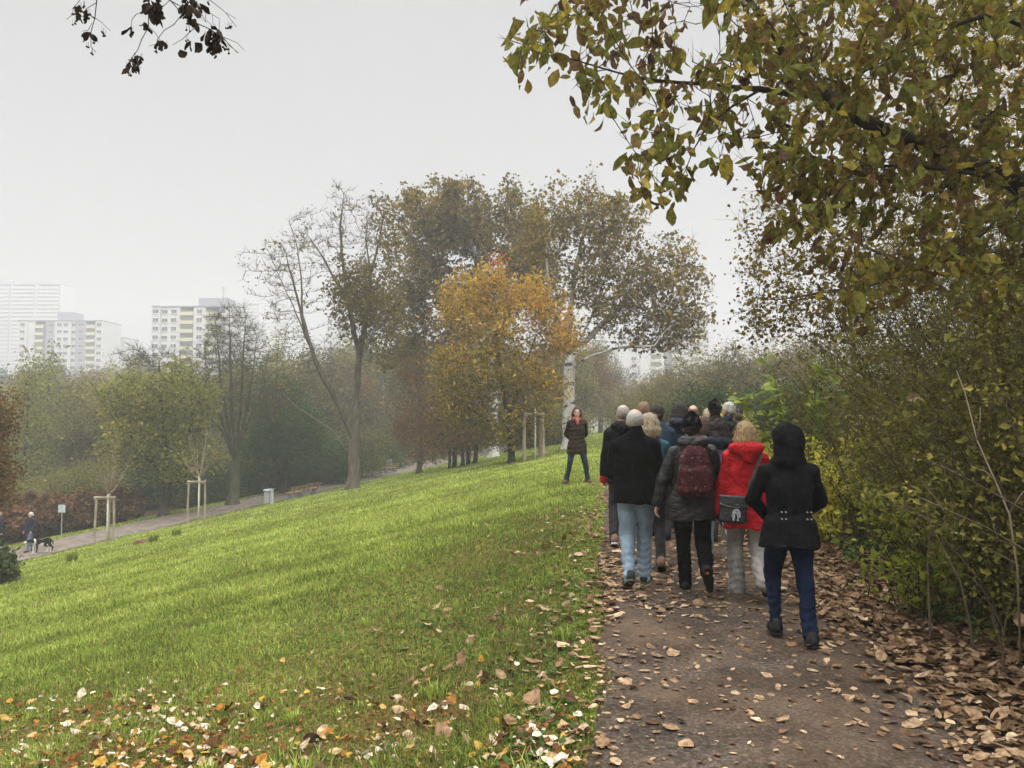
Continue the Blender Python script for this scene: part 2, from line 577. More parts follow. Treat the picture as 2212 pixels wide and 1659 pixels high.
# upper path: tarmac strip with ragged edges
py_ = np.unique(np.concatenate([np.linspace(-70, -2, 30), np.arange(-2, 30, .15), np.arange(30, 260, 1.5)]))
cw = np.linspace(0, 1, 13)
jl = .10 * wob(np.stack([py_ * 0, py_], 1), 21, 2.2) + .05 * wob(np.stack([py_ * 0, py_], 1), 22, 7.)
jr = .10 * wob(np.stack([py_ * 0, py_], 1), 23, 2.2)
x0 = path_edge(py_) + jl
x1 = path_edge(py_) + PW + jr
XX = x0[:, None] + (x1 - x0)[:, None] * cw[None]
YY = np.repeat(py_[:, None], 13, 1)
ZZ = zpath(YY) + .014 + .012 * (1 - (2 * cw - 1) ** 2)[None]
ZZ[:, 0] -= .02; ZZ[:, -1] -= .02
g = Geo(); g.add(np.stack([XX, YY, ZZ], -1).reshape(-1, 3), grid_faces(len(py_), 13)[:, ::-1])
tag(g.obj('path', M_TARMAC, smooth=True), kind='structure')
# lower path
ly_ = np.arange(8, 150, .8)
cw = np.linspace(-1, 1, 9)
jj = .12 * wob(np.stack([ly_ * 0, ly_], 1), 25, 1.5)
XX = lower_x(ly_)[:, None] + (LW + jj)[:, None] * cw[None] * 1.05
YY = np.repeat(ly_[:, None], 9, 1)
ZZ = gz(XX, YY) + .05
g = Geo(); g.add(np.stack([XX, YY, ZZ], -1).reshape(-1, 3), grid_faces(len(ly_), 9)[:, ::-1])
tag(g.obj('lower_path', M_LOWER, smooth=True), kind='structure')

# ------------------------------------------------------------------ grass
def trodden(x, y):
    """0 = lush meadow, 1 = short worn turf with thatch"""
    p = np.stack([x, y], -1)
    near = np.clip((7.6 + 5.0 * np.clip((x + 3.2) / 3, 0, 1) - y + 1.1 * wob(p, 31, .9)) / 2.4, 0, 1) * np.clip((path_edge(y) - x) / .5, 0, 1)
    patch = np.clip(wob(p, 32, .75) - .30, 0, 1) * 1.8
    return np.clip(near * .7 + patch * .7, 0, 1) * np.clip((side(x, y) - .5) / 1.4, .1, 1)

def grass(name, nb, seed, ymin, ymax, sel, hgt, pw=1.35):
    r = rng_(seed)
    q = r.random(nb)
    a = 1 - pw
    y = (ymin ** a + q * (ymax ** a - ymin ** a)) ** (1 / a)
    lo = np.maximum(-.74 * y - 1.5, lower_x(y) + LW - .1) if sel == 'm' else None
    if sel == 'm':
        hi = path_edge(y) + .10 * wob(np.stack([y * 0, y], 1), 21, 2.2) + .05 + .10 * r.random(nb) ** 3
    else:
        lo = lower_x(y) - LW - 2.3
        hi = lower_x(y) - LW + .15
    x = lo + (hi - lo) * r.random(nb)
    p2 = np.stack([x, y], -1)
    tr = trodden(x, y)
    keep = r.random(nb) > tr * .5
    x, y, p2, tr = x[keep], y[keep], p2[keep], tr[keep]
    nb = len(x)
    clump = wob(p2, 33, 2.4)
    h = hgt * (0.62 + .5 * r.random(nb)) * (1 + .35 * clump) * (1 - .62 * tr)
    edge = np.clip(side(x, y) / .6, .35, 1) if sel == 'm' else 1
    h = np.maximum(h * edge, .018)
    w = (.0028 + .00052 * y) * (.7 + .6 * r.random(nb))
    th = r.random(nb) * 6.283
    lean = r.normal(0, .65, nb) + .2
    straw = r.random(nb) < .08 + .40 * tr
    lean = np.where(straw & (r.random(nb) < .6), r.uniform(1.6, 3.2, nb), lean)
    d = np.stack([np.cos(th), np.sin(th), np.zeros(nb)], 1)
    sd = np.stack([-np.sin(th), np.cos(th), np.zeros(nb)], 1)
    ph = r.random(nb) * 6.283
    sd = sd * np.cos(ph)[:, None] + d * np.sin(ph)[:, None]
    b = np.stack([x, y, gz(x, y) - .006], 1)
    up = np.array([0, 0, 1.0])
    m1 = b + up * (h * .55)[:, None] + d * (h * lean * .25)[:, None]
    tp = b + up * (h * np.clip(1 - .3 * np.abs(lean), .12, 1))[:, None] + d * (h * lean * .8)[:, None]
    t = .60 + .07 * wob(p2, 35, 1.0) + .04 * wob(p2, 38, .3) + .13 * clump + .09 * wob(p2, 36, 6.) + r.normal(0, .14, nb) - .42 * tr * r.random(nb)
    if sel == 'm':            # tree shade beside the tarmac, painted into the blade tint
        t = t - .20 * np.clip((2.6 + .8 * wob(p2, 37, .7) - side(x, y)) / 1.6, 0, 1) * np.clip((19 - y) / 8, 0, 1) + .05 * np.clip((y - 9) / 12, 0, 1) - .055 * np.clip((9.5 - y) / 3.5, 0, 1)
    t = np.where(straw, r.uniform(0, .26, nb), t)
    v = np.stack([b - sd * w[:, None], b + sd * w[:, None], m1 + sd * w[:, None] * .8, m1 - sd * w[:, None] * .8, tp], 1).reshape(-1, 3)
    i = np.arange(nb)[:, None] * 5
    g = Geo()
    g.add(v, [i + np.array([[0, 1, 2, 3]]), i + np.array([[3, 2, 4]])], np.repeat(np.clip(t, 0, 1), 5))
    o = g.obj(name, M_GRASS)
    return o
M_GRASS = foliage('grass_blades', [(0, (.30, .20, .09)), (.18, (.24, .20, .07)), (.34, (.075, .105, .024)), (.55, (.215, .275, .055)), (.78, (.37, .435, .09)), (1, (.55, .59, .19))], trans=.4)
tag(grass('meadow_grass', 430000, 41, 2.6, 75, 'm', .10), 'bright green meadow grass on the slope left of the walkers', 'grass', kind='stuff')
tag(grass('verge_grass', 26000, 42, 24, 110, 'v', .13), 'strip of green grass along the far side of the lower path', 'grass', kind='stuff')

# tall tufts that stand out of the meadow
def tuft(g, x, y, rad_, h, nb, seed, t0, t1):
    r = rng_(seed)
    th = r.random(nb) * 6.283
    rr = rad_ * np.sqrt(r.random(nb))
    b = np.stack([x + rr * np.cos(th), y + rr * np.sin(th)], 1)
    b = np.concatenate([b, gz(b[:, 0], b[:, 1])[:, None] - .01], 1)
    th2 = th + r.normal(0, .7, nb)
    d = np.stack([np.cos(th2), np.sin(th2), np.zeros(nb)], 1)
    sd = np.stack([-np.sin(th2), np.cos(th2), np.zeros(nb)], 1)
    hh = h * (.45 + .6 * r.random(nb))
    ln = (.15 + .4 * r.random(nb)) * hh
    w = (.0035 + .00028 * y) * np.ones(nb)
    up = np.array([0, 0, 1.])
    m1 = b + up * (hh * .6)[:, None] + d * (ln * .3)[:, None]
    tp = b + up * (hh * .9)[:, None] + d * ln[:, None]
    v = np.stack([b - sd * w[:, None], b + sd * w[:, None], m1 + sd * w[:, None] * .8, m1 - sd * w[:, None] * .8, tp], 1).reshape(-1, 3)
    i = np.arange(nb)[:, None] * 5
    g.add(v, [i + np.array([[0, 1, 2, 3]]), i + np.array([[3, 2, 4]])], np.repeat(r.uniform(t0, t1, nb), 5))
r = rng_(50)
g = Geo()
for k in range(90):
    y = 3.6 + 14 * r.random() ** 2
    x = r.uniform(-.66 * y, path_edge(y) - .2)
    tuft(g, x, y, r.uniform(.04, .13), r.uniform(.09, .16), int(r.integers(30, 90)), 500 + k, .35, .85)
tag(g.obj('tall_grass', M_GRASS), 'taller tufts scattered through the meadow turf', 'grass', kind='stuff')
for k, (px, py, d, lab) in enumerate(((380, 1197, 27.5, 'dark green grass tussock on the meadow, right of the brown molehill'), (330, 1212, 26.5, 'grey green grass tussock on the meadow, nearest the molehill'), (155, 1240, 24.5, 'dark grass tussock with one tall stalk below the dog'))):
    g = Geo()
    q = P(px, py, d)
    tuft(g, q[0], q[1], .13, .42, 120, 600 + k, .34, .6)
    if k == 2: tuft(g, q[0] + .05, q[1], .03, .9, 4, 700, .15, .3)
    tag(g.obj('grass_tussock', M_GRASS), lab, 'grass tussock', 'grass tussocks on the meadow')

# ------------------------------------------------------------------ fallen leaves
M_DEAD = foliage('dead_leaves', [(0, (.035, .02, .013)), (.25, (.11, .063, .036)), (.5, (.225, .14, .08)), (.72, (.37, .25, .15)), (1, (.56, .42, .27))], trans=.15, noise=30)
M_YEL = foliage('yellow_leaves', [(0, (.07, .035, .018)), (.2, (.16, .075, .03)), (.4, (.34, .155, .035)), (.58, (.46, .29, .06)), (.75, (.40, .30, .19)), (1, (.62, .56, .43))], trans=.2, noise=40)
def litter_leaves(g, x, y, size, tint, seed, ratio=(.45, .75), lift=.012, tilt=.25, curl=.35, zo=.02, fv=.35):
    r = rng_(seed)
    nb = len(x)
    th = r.random(nb) * 6.283
    ax = np.stack([np.cos(th), np.sin(th), r.normal(0, tilt * .5, nb)], 1)
    nr = np.stack([r.normal(0, tilt, nb), r.normal(0, tilt, nb), np.ones(nb)], 1)
    p = np.stack([x, y, gz(x, y) + zo + lift * r.random(nb) * 2], 1)
    g.big_leaves(p, ax, nr, size, r.uniform(*ratio, nb), tint, fold=r.normal(.08, fv, nb), curl=r.normal(.0, curl, nb), rg=r)
r = rng_(61)
g = Geo()
# on the path: thick along both edges and from six metres on, thin in the middle nearest us
N_ = 36000
y = 3.0 + 21 * r.random(N_) ** 1.6
u = r.uniform(-.25, 1.35, N_)
x = path_edge(y) + u * PW
dens = .055 + .62 * np.exp(-((u - .97) / .16) ** 2) + .25 * np.exp(-((u - .02) / .08) ** 2) + .42 * np.exp(-((y - 7.6) / 2.4) ** 2) + .1 * (y > 10)
dens = np.where(u > 1.05, .55 * np.exp(-((u - 1.05) / .18) ** 2) + .1, dens)
dens = np.where(u < -.02, .10, dens)
dens *= np.clip(.75 + .7 * wob(np.stack([x, y], 1), 66, 1.6), .15, 1.5)
k = r.random(N_) < dens
x, y = x[k], y[k]
size = np.clip(r.lognormal(math.log(.058), .42, len(x)), .02, .15) * np.clip(.70 + (y - 4) * .12, .7, 1.1)
litter_leaves(g, x, y, size, np.clip(r.normal(.55, .2, len(x)), 0, 1), 62, ratio=(.40, .80), zo=.024, lift=.006, tilt=.07, curl=.16, fv=.18)
# thick drift on the right verge
N_ = 9500
y = 2.6 + 12 * r.random(N_) ** 1.3
x = path_edge(y) + PW + r.normal(.12, .38, N_)
litter_leaves(g, x, y, np.clip(r.lognormal(math.log(.070), .38, N_), .03, .16), np.clip(r.normal(.48, .2, N_), 0, 1), 63, zo=.03, lift=.02, tilt=.20, curl=.25, fv=.25)
# brown leaves on the grass beside the path
N_ = 330
y = 4.2 + 9 * r.random(N_) ** 1.4
x = path_edge(y) - .05 - np.abs(r.normal(0, .8, N_))
litter_leaves(g, x, y, np.clip(r.lognormal(math.log(.085), .3, N_), .04, .14), np.clip(r.normal(.5, .26, N_), 0, 1), 64, zo=.03, tilt=.4)
tag(g.obj('fallen_leaves', M_DEAD, smooth=True), 'brown curled leaves lying over the tarmac path and its edges', 'fallen leaves', kind='stuff')
g = Geo()
N_ = 10500
y = 3.2 + 5.2 * r.random(N_)
x = r.uniform(-.74, .1, N_) * y
tq = y + .40 * x
dens = np.clip(1.12 - (tq - 4.1) / 1.5 - .9 * np.clip(x / y + .32, 0, 1), .012, 1) * np.clip(.75 + .8 * wob(np.stack([x, y], 1), 68, 2.), .15, 1.4)
k = (r.random(N_) < dens) & (side(x, y) > .05)
x, y = x[k], y[k]
litter_leaves(g, x, y, np.clip(r.lognormal(math.log(.044), .38, len(x)), .018, .095), r.choice([.05, .1, .14, .2, .28, .38, .55, .66, .72, .78, .88, .98], len(x)) + r.normal(0, .05, len(x)), 65, ratio=(.55, .95), zo=.030, lift=.014, tilt=.35, curl=.35)
tag(g.obj('yellow_leaves', M_YEL, smooth=True), 'yellow, orange and pale leaves scattered on the nearest grass', 'fallen leaves', kind='stuff')
# herbs and clover in the turf beside the path
g = Geo()
N_ = 16000
y = 3.2 + 13 * r.random(N_) ** 1.3
x = path_edge(y) - np.abs(r.normal(0, 1.9, N_))
cl = wob(np.stack([x, y], 1), 69, 1.7) + .5 * wob(np.stack([x, y], 1), 70, 5.)
k = (cl > .12) & (side(x, y) > .08)
x, y = x[k], y[k]
nb = len(x)
p = np.stack([x, y, gz(x, y) + .012 + .045 * r.random(nb)], 1)
M_HERB = foliage('turf_herbs', [(0, (.03, .05, .016)), (.5, (.065, .11, .03)), (1, (.13, .19, .05))], trans=.3)
g.leaves(p, np.stack([r.normal(size=nb), r.normal(size=nb), r.normal(.15, .3, nb)], 1), np.stack([r.normal(0, .4, nb), r.normal(0, .4, nb), np.ones(nb)], 1), np.clip(r.normal(.03, .012, nb), .012, .07), .8, np.clip(r.normal(.5, .22, nb), 0, 1), .1)
tag(g.obj('turf_herbs', M_HERB), 'dark green clover and herbs in the turf along the tarmac edge', 'herbs', kind='stuff')
# low green plants between the litter and the thicket
M_IVY = foliage('low_plants', [(0, (.02, .035, .012)), (.5, (.05, .10, .03)), (1, (.12, .20, .06))], trans=.25)
g = Geo()
N_ = 9000
y = 3.2 + 18 * r.random(N_) ** 1.2
x = path_edge(y) + PW + .25 + np.abs(r.normal(.3, .55, N_))
cl = wob(np.stack([x, y], 1), 67, 2.2)
k = cl > .0
x, y, cl = x[k], y[k], cl[k]
nb = len(x)
hh = r.random(nb) ** 1.5 * .24 * np.clip(cl + .4, .2, 1.2)
p = np.stack([x, y, gz(x, y) + .03 + hh], 1)
ax = np.stack([r.normal(size=nb), r.normal(size=nb), r.normal(.2, .4, nb)], 1)
nr = np.stack([r.normal(0, .5, nb), r.normal(-.3, .5, nb), np.ones(nb)], 1)
g.leaves(p, ax, nr, np.clip(r.normal(.05, .018, nb), .02, .11), .8, np.clip(r.normal(.5, .22, nb), 0, 1), .08)
tag(g.obj('ground_cover', M_IVY), 'low green plants along the foot of the thicket right of the path', 'ground cover', kind='stuff')
# ------------------------------------------------------------------ trees
def colonize(starts, att, step, kill, seed, max_iter=220, jit=.25, up=.0, max_nodes=9000):
    """space colonisation: starts = list of polylines (first one begins at the root; the others begin on it)."""
    r = rng_(seed)
    pos, par = [], []
    for k, pl in enumerate(starts):
        pl = np.asarray(pl, float)
        L_ = np.linalg.norm(np.diff(pl, axis=0), axis=1)
        cum = np.concatenate([[0], np.cumsum(L_)])
        m_ = max(2, int(cum[-1] / step) + 1)
        q = np.stack([np.interp(np.linspace(0, cum[-1], m_), cum, pl[:, i]) for i in range(3)], 1)
        q[1:-1] += r.normal(0, step * .10, (m_ - 2, 3))
        if k == 0:
            last = -1
        else:
            pa = np.array(pos)
            last = int(np.argmin(np.linalg.norm(pa - q[0], axis=1)))
            q = q[1:]
        for v in q:
            pos.append(v); par.append(last); last = len(pos) - 1
    pos = np.array(pos)
    par = list(par)
    att = np.asarray(att, float)
    d = np.linalg.norm(att[:, None] - pos[None], axis=2)
    near = d.argmin(1); nd = d.min(1)
    alive = nd > kill
    att, near, nd = att[alive], near[alive], nd[alive]
    for it in range(max_iter):
        if len(att) == 0 or len(pos) > max_nodes:
            break
        acc = np.zeros((len(pos), 3))
        np.add.at(acc, near, nrm(att - pos[near]))
        ids = np.unique(near)
        dirs = nrm(acc[ids]) + r.normal(0, jit, (len(ids), 3)) + np.array([0, 0, up])
        new = pos[ids] + nrm(dirs) * step
        base = len(pos)
        pos = np.concatenate([pos, new])
        par.extend(ids.tolist())
        d = np.linalg.norm(att[:, None] - new[None], axis=2)
        j = d.argmin(1); dm = d[np.arange(len(att)), j]
        better = dm < nd
        near = np.where(better, base + j, near); nd = np.where(better, dm, nd)
        alive = nd > kill
        att, near, nd = att[alive], near[alive], nd[alive]
        if it > 60 and len(att) < 6:
            break
    return pos, np.array(par)

def radii(par, n, r_tip, r_base, taper=.45):
    kids = np.bincount(par[par >= 0], minlength=n)
    tips = max((kids == 0).sum(), 2)
    e = max(1.7, math.log(tips) / math.log(max(r_base / r_tip, 1.5)))
    acc = np.where(kids == 0, r_tip ** e, 0.0)
    for i in range(n - 1, 0, -1):
        if par[i] >= 0:
            acc[par[i]] += acc[i]
    rr = acc ** (1 / e)
    q = np.clip(rr / r_base, 1e-4, 1)
    rr = np.maximum(r_base * np.where(q < .75, q * (q / .75) ** taper, q), r_tip)
    return rr, kids

def limbs(g, pos, par, rr, kids, k_big=7, flare=1.0, root_h=.6, base_z=None, smooth=1):
    n = len(pos)
    best = np.full(n, -1)
    for i in range(n):
        p_ = par[i]
        if p_ >= 0 and (best[p_] < 0 or rr[i] > rr[best[p_]]):
            best[p_] = i
    pos = pos.copy()
    for _ in range(smooth):
        q = pos.copy()
        ok = (par >= 0) & (best >= 0)
        q[ok] = .5 * pos[ok] + .25 * pos[par[ok]] + .25 * pos[best[ok]]
        pos = q
    for i in range(n):
        if par[i] >= 0 and best[par[i]] == i:
            continue
        ch = [i]
        while best[ch[-1]] >= 0:
            ch.append(best[ch[-1]])
        pts = pos[ch]; r_ = rr[ch].copy()
        if par[i] >= 0:
            pts = np.concatenate([pos[par[i]][None], pts]); r_ = np.concatenate([[min(r_[0] * 1.15, rr[par[i]])], r_])
        elif base_z is not None:
            hgt = pts[:, 2] - base_z
            r_ = r_ * (1 + flare * np.exp(-np.clip(hgt, 0, None) / root_h * 2.2) * .55)
        if len(pts) < 2:
            continue
        big = r_[0]
        g.tube(pts, r_, k_big if big > .05 else (5 if big > .02 else 3), tint=.5, cap=False, mat=1 if big < .055 else 0)
    return pos

def ell_points(c, rx, ry, rz, n, seed, shell=1.9):
    r = rng_(seed)
    v = nrm(r.normal(size=(n, 3)))
    q = r.random(n) ** (1 / shell) * (1.02 + .38 * wob(v * 2.6, seed + 5, 1.0))
    return np.asarray(c) + v * q[:, None] * np.array([rx, ry, rz])

def crown_points(env, d, n, seed):
    """env: (px, py, rpx, rpy, depth radius in m, share) round distance d"""
    tot = sum(e[5] for e in env)
    return np.concatenate([ell_points(P(e[0], e[1], d + (e[6] if len(e) > 6 else 0)), e[2] * d / F, e[4], e[3] * d / F, max(4, int(n * e[5] / tot)), seed + 7 * i) for i, e in enumerate(env)])

def leaf_cloud(g, pos, sel, per, sigma, size, tint0, seed, ratio=.6, droop=.35, tint_sd=.1, clump_sd=.1, tintf=None, prob=1.0, big=False, fold=.2):
    r = rng_(seed)
    sel = np.asarray(sel)
    if prob < 1:
        sel = sel[r.random(len(sel)) < prob]
    if len(sel) == 0:
        return
    idx = np.repeat(sel, per)
    nb = len(idx)
    p = pos[idx] + r.normal(0, sigma, (nb, 3))
    ax = r.normal(size=(nb, 3)) * np.array([1, 1, .7]) - np.array([0, 0, droop])
    nr = r.normal(size=(nb, 3)) * np.array([.8, .8, .6]) + np.array([0, 0, .45])
    cl = np.repeat(r.normal(0, clump_sd, len(sel)), per)
    t = tint0 + cl + r.normal(0, tint_sd, nb)
    if tintf is not None:
        tf = tintf(p)
        t = np.where(tf > 5, 1.0, np.clip(t + tf, 0, .90))
    sz = size * np.clip(r.lognormal(0, .28, nb), .45, 1.9)
    if big:
        g.big_leaves(p, ax, nr, sz, r.uniform(ratio * .8, ratio * 1.2, nb), np.clip(t, 0, 1), fold=r.normal(.25, .3, nb), curl=r.normal(-.15, .35, nb), rg=r)
    else:
        g.leaves(p, ax, nr, sz, ratio, np.clip(t, 0, 1), fold)

def twig_spray(g, pos, par, sel, per, length, r0, seed, up=.25, out=None):
    r = rng_(seed)
    idx = np.repeat(sel, per)
    if len(idx) == 0:
        return np.zeros((0, 3))
    d0 = nrm(pos[idx] - pos[np.maximum(par[idx], 0)] + 1e-6)
    d = nrm(d0 * .8 + r.normal(0, .55, (len(idx), 3)) + np.array([0, 0, up]))
    a = pos[idx] - d0 * (r.random(len(idx)) * .15 * length)[:, None]
    b = a + d * (length * r.uniform(.4, 1.2, len(idx)))[:, None]
    g.twigs(a, b, r0, mat=1)
    return b

def tree(name, label, base, starts, att, step, kill, r_base, r_tip, m_bark, m_leaf, seed, leaf=None, twig=None, group=None, cat='tree', thr=None, up=0., jit=.25, extra=None, kbig=8, max_iter=220, height=None, k_smooth=1, taper=.45):
    base = np.asarray(base, float)
    pos, par = colonize(starts, att, step, kill, seed, up=up, jit=jit, max_iter=max_iter)
    rr, kids = radii(par, len(pos), r_tip, r_base, taper)
    rr = np.minimum(rr, r_base * 1.02)
    gt = Geo()
    pos = limbs(gt, pos - base, par, rr, kids, k_big=kbig, base_z=0.0, smooth=k_smooth)
    root = empty(name, base)
    tag(root, label, cat, group)
    th = thr or r_tip * 1.7
    fine = np.nonzero((rr <= th) & (par >= 0))[0]
    gl = Geo()
    if twig:
        twig_spray(gt, pos, par, fine, twig[0], twig[1], twig[2], seed + 3, up=twig[3] if len(twig) > 3 else .25)
    if leaf:
        for k, lf in enumerate(leaf if isinstance(leaf, list) else [leaf]):
            lf = dict(lf)
            f = lf.pop('where', None)
            s_ = fine if f is None else fine[f(pos[fine])]
            leaf_cloud(gl, pos, s_, seed=seed + 11 + k, **lf)
    if extra:
        extra(gt, gl, pos, par, rr, fine)
    gt.obj('trunk', [m_bark, M_BARK if m_bark is M_WHITE else m_bark], root, smooth=True)
    if gl.n:
        gl.obj('crown', m_leaf, root, smooth='large' in name)
    return root

M_BARK = bark('grey_brown_bark', (.055, .045, .035), (.13, .11, .085))
M_BARK_DK = bark('dark_bark', (.022, .018, .014), (.06, .05, .038))
M_BARK_MOSS = bark('mossy_bark', (.04, .04, .022), (.10, .095, .06))
M_WHITE = bark('white_bark', (.36, .34, .30), (.56, .54, .49), scale=4, marks=(.05, .045, .04))
M_TWIG = bark('tan_twig', (.16, .12, .085), (.28, .22, .16))
M_L_OLIVE = foliage('olive_leaves', [(0, (.06, .042, .012)), (.3, (.105, .078, .018)), (.6, (.165, .128, .028)), (.85, (.26, .19, .045)), (1, (.40, .26, .06))], trans=.4)
M_L_GOLD = foliage('gold_leaves', [(0, (.11, .10, .025)), (.25, (.19, .155, .03)), (.5, (.36, .245, .04)), (.72, (.55, .35, .055)), (.88, (.56, .27, .055)), (1, (.50, .15, .04))], trans=.35)
M_L_GREEN = foliage('green_leaves', [(0, (.022, .045, .02)), (.4, (.050, .078, .03)), (.75, (.095, .125, .04)), (1, (.18, .18, .055))], trans=.3)
M_L_YG = foliage('yellow_green_leaves', [(0, (.08, .075, .022)), (.35, (.16, .165, .038)), (.65, (.25, .25, .055)), (.9, (.36, .33, .08)), (1, (.44, .30, .09))], trans=.4)
M_L_RUST = foliage('rust_leaves', [(0, (.055, .038, .018)), (.35, (.12, .072, .03)), (.65, (.20, .11, .04)), (.9, (.32, .18, .065)), (1, (.42, .27, .13))], trans=.3)
M_L_BROWN = foliage('brown_green_leaves', [(0, (.06, .05, .02)), (.4, (.135, .125, .040)), (.75, (.22, .205, .062)), (1, (.35, .25, .085))], trans=.3)
M_L_GREY = foliage('dull_leaves', [(0, (.06, .05, .045)), (.5, (.10, .085, .065)), (1, (.17, .14, .09))], trans=.2)

def base_at(px, d, lift=0.):
    y = d * math.cos(PITCH)
    x = (px - 1106) / F * d
    return np.array([x, y, G(x, y) + lift - .05])

def pl(pts, d):
    return [P(p[0], p[1], d + (p[2] if len(p) > 2 else 0)) for p in pts]

# --- T1: big half-bare tree beside the lower path
d = 45.0
b = base_at(765, d)
st = [np.vstack([b, pl([(766, 980), (770, 890), (772, 790)], d)]),
      pl([(768, 960, 0), (735, 880, -.5), (680, 780, -1), (655, 690, -1.4), (620, 560, -2)], d),
      pl([(770, 880, 0), (778, 780, .8), (755, 660, 1.2), (700, 560, 1.6), (660, 500, 2)], d),
      pl([(772, 800, 0), (790, 700, .6), (800, 600, .8), (790, 500, 1.2)], d),
      pl([(690, 800, -1), (645, 690, -.4), (600, 590, .2), (572, 530, .6)], d),
      pl([(655, 690, -1.4), (650, 600, -1), (640, 520, -.6), (622, 475, -.4)], d),
      pl([(755, 660, 1.2), (740, 570, .6), (735, 490, .4), (742, 430, .2)], d),
      pl([(800, 600, .8), (822, 510, .4), (832, 430, 0)], d),
      pl([(766, 1000, 0), (720, 930, 1.), (640, 880, 1.6), (590, 830, 2)], d)]
env = [(610, 600, 62, 100, 3.0, 1.1, -2), (670, 530, 60, 70, 3.0, .9, 1), (750, 500, 55, 90, 3.2, 1.1, 1), (815, 500, 50, 90, 3, .9, 1), (770, 640, 75, 90, 3, 1.0), (640, 780, 60, 70, 3, .5, 1), (600, 860, 50, 60, 2, .3, 2), (840, 700, 40, 90, 3, .5)]
tree('walnut_tree', 'tall half bare tree beside the lower path, just behind the nearer pair of benches', b, st, crown_points(env, d, 1300, 100), .34, .42, .36, .012, M_BARK, M_L_OLIVE, 101,
     leaf=[dict(per=3, sigma=.18, size=.17, tint0=.6, prob=.24),
           dict(per=22, sigma=.36, size=.20, tint0=.42, where=lambda p: ((p[:, 0] - 0.2) ** 2 / 2.0 + (p[:, 2] - 10.8) ** 2 / 6.5 < 1)),
           dict(per=11, sigma=.34, size=.19, tint0=.5, where=lambda p: (p[:, 0] > 1.2) & (p[:, 2] > 7.5), prob=.6)],
     twig=(3, .6, .012, .6), taper=.3, up=.12)

# --- T2: large olive tree behind (its crown makes the rounded top)
d = 56.0
b = base_at(1066, d)
st = [np.vstack([b, pl([(1066, 900), (1062, 800)], d)]), pl([(1064, 870), (1000, 740), (930, 620)], d), pl([(1062, 800), (1050, 640), (1010, 500)], d), pl([(1062, 790), (1110, 640), (1120, 500)], d)]
env = [(960, 470, 110, 60, 4.5, 1.3), (920, 560, 90, 90, 4.5, 1.1), (1010, 480, 80, 70, 4.5, 1.1), (880, 660, 60, 80, 4, .7), (1120, 500, 85, 75, 4.5, 1.2), (1000, 640, 110, 90, 4.5, .8), (870, 760, 50, 60, 3, .4), (1150, 600, 70, 80, 3.5, .9)]
tree('poplar_tree', 'large olive brown poplar with a white trunk, behind the golden tree', b, st, crown_points(env, d, 2300, 200), .36, .42, .36, .011, M_WHITE, M_L_OLIVE, 201,
     leaf=[dict(per=15, sigma=.26, size=.29, tint0=.60, prob=.66, tint_sd=.13, clump_sd=.2)], twig=(2, .7, .012))

# --- T3: white poplar on the right with the wide spreading crown
d = 41.0
b = base_at(1229, d)
st = [np.vstack([b, pl([(1229, 880), (1230, 820), (1232, 775)], d)]),
      pl([(1231, 800), (1262, 775, -.6), (1310, 757, -1), (1365, 747, -1.5), (1415, 748, -2)], d),
      pl([(1232, 780), (1262, 740, .5), (1310, 690, 1), (1370, 630, 1.6), (1430, 590, 2)], d),
      pl([(1232, 775), (1228, 700, .4), (1240, 600, .8), (1262, 500, 1.)], d),
      pl([(1230, 790), (1205, 730, -.4), (1190, 640, -1), (1180, 540, -1.5)], d),
      pl([(1232, 770), (1275, 690, 1.5), (1315, 580, 2.5), (1330, 520, 3)], d)]
env = [(1180, 500, 70, 75, 3.5, 1.0), (1255, 470, 75, 60, 3.5, 1.2), (1330, 500, 60, 75, 3.5, .9), (1300, 590, 100, 80, 3.5, 1.2), (1400, 610, 80, 75, 3.2, 1.0), (1480, 620, 66, 75, 2.6, .8), (1465, 700, 62, 60, 2.4, .9), (1410, 730, 55, 40, 2, .5), (1440, 560, 60, 45, 2.4, .4), (1350, 660, 90, 60, 2.6, .7)]
tree('poplar_tree', 'white barked poplar spreading its crown to the right, behind the woman facing us', b, st, crown_points(env, d, 2600, 300), .28, .33, .32, .009, M_WHITE, M_L_OLIVE, 301,
     leaf=[dict(per=8, sigma=.22, size=.185, tint0=.64, prob=.68, tint_sd=.15, clump_sd=.14, ratio=.75)], twig=(3, .6, .009, -.1))

# --- T4: golden tree with the red tip, centre
d = 36.5
b = base_at(1106, d)
st = [np.vstack([b, pl([(1104, 960), (1096, 900)], d)]), pl([(1104, 950), (1060, 910, -.4), (1010, 880, -.6)], d), pl([(1098, 905), (1080, 800), (1072, 680)], d), pl([(1098, 905), (1130, 800, .5), (1160, 720, .8)], d)]
env = [(1065, 600, 50, 55, 1.4, .5), (1000, 650, 62, 60, 1.9, .8), (1060, 700, 90, 70, 2.2, 1.1), (1150, 650, 62, 60, 1.9, .8), (1190, 700, 50, 50, 1.7, .5), (1070, 800, 140, 75, 2.6, 1.8), (990, 860, 70, 60, 2.0, .8), (1150, 850, 75, 70, 2.1, .8), (1080, 920, 130, 45, 2.4, 1.0), (1215, 730, 60, 45, 1.4, .7), (960, 800, 45, 60, 1.5, .5)]
tipz = P(1070, 600, d)[2] - b[2]
def red_tip(p):
    return np.where((p[:, 2] > tipz + .72 + .3 * np.sin(p[:, 0] * 9)) & (np.abs(p[:, 0] + .78) < .55), 10., 0) + .20 * np.clip((p[:, 2] - 4.2) / 3, -1.2, 1) + .05 * np.clip((p[:, 0] - .3) / 2, -1, 1)
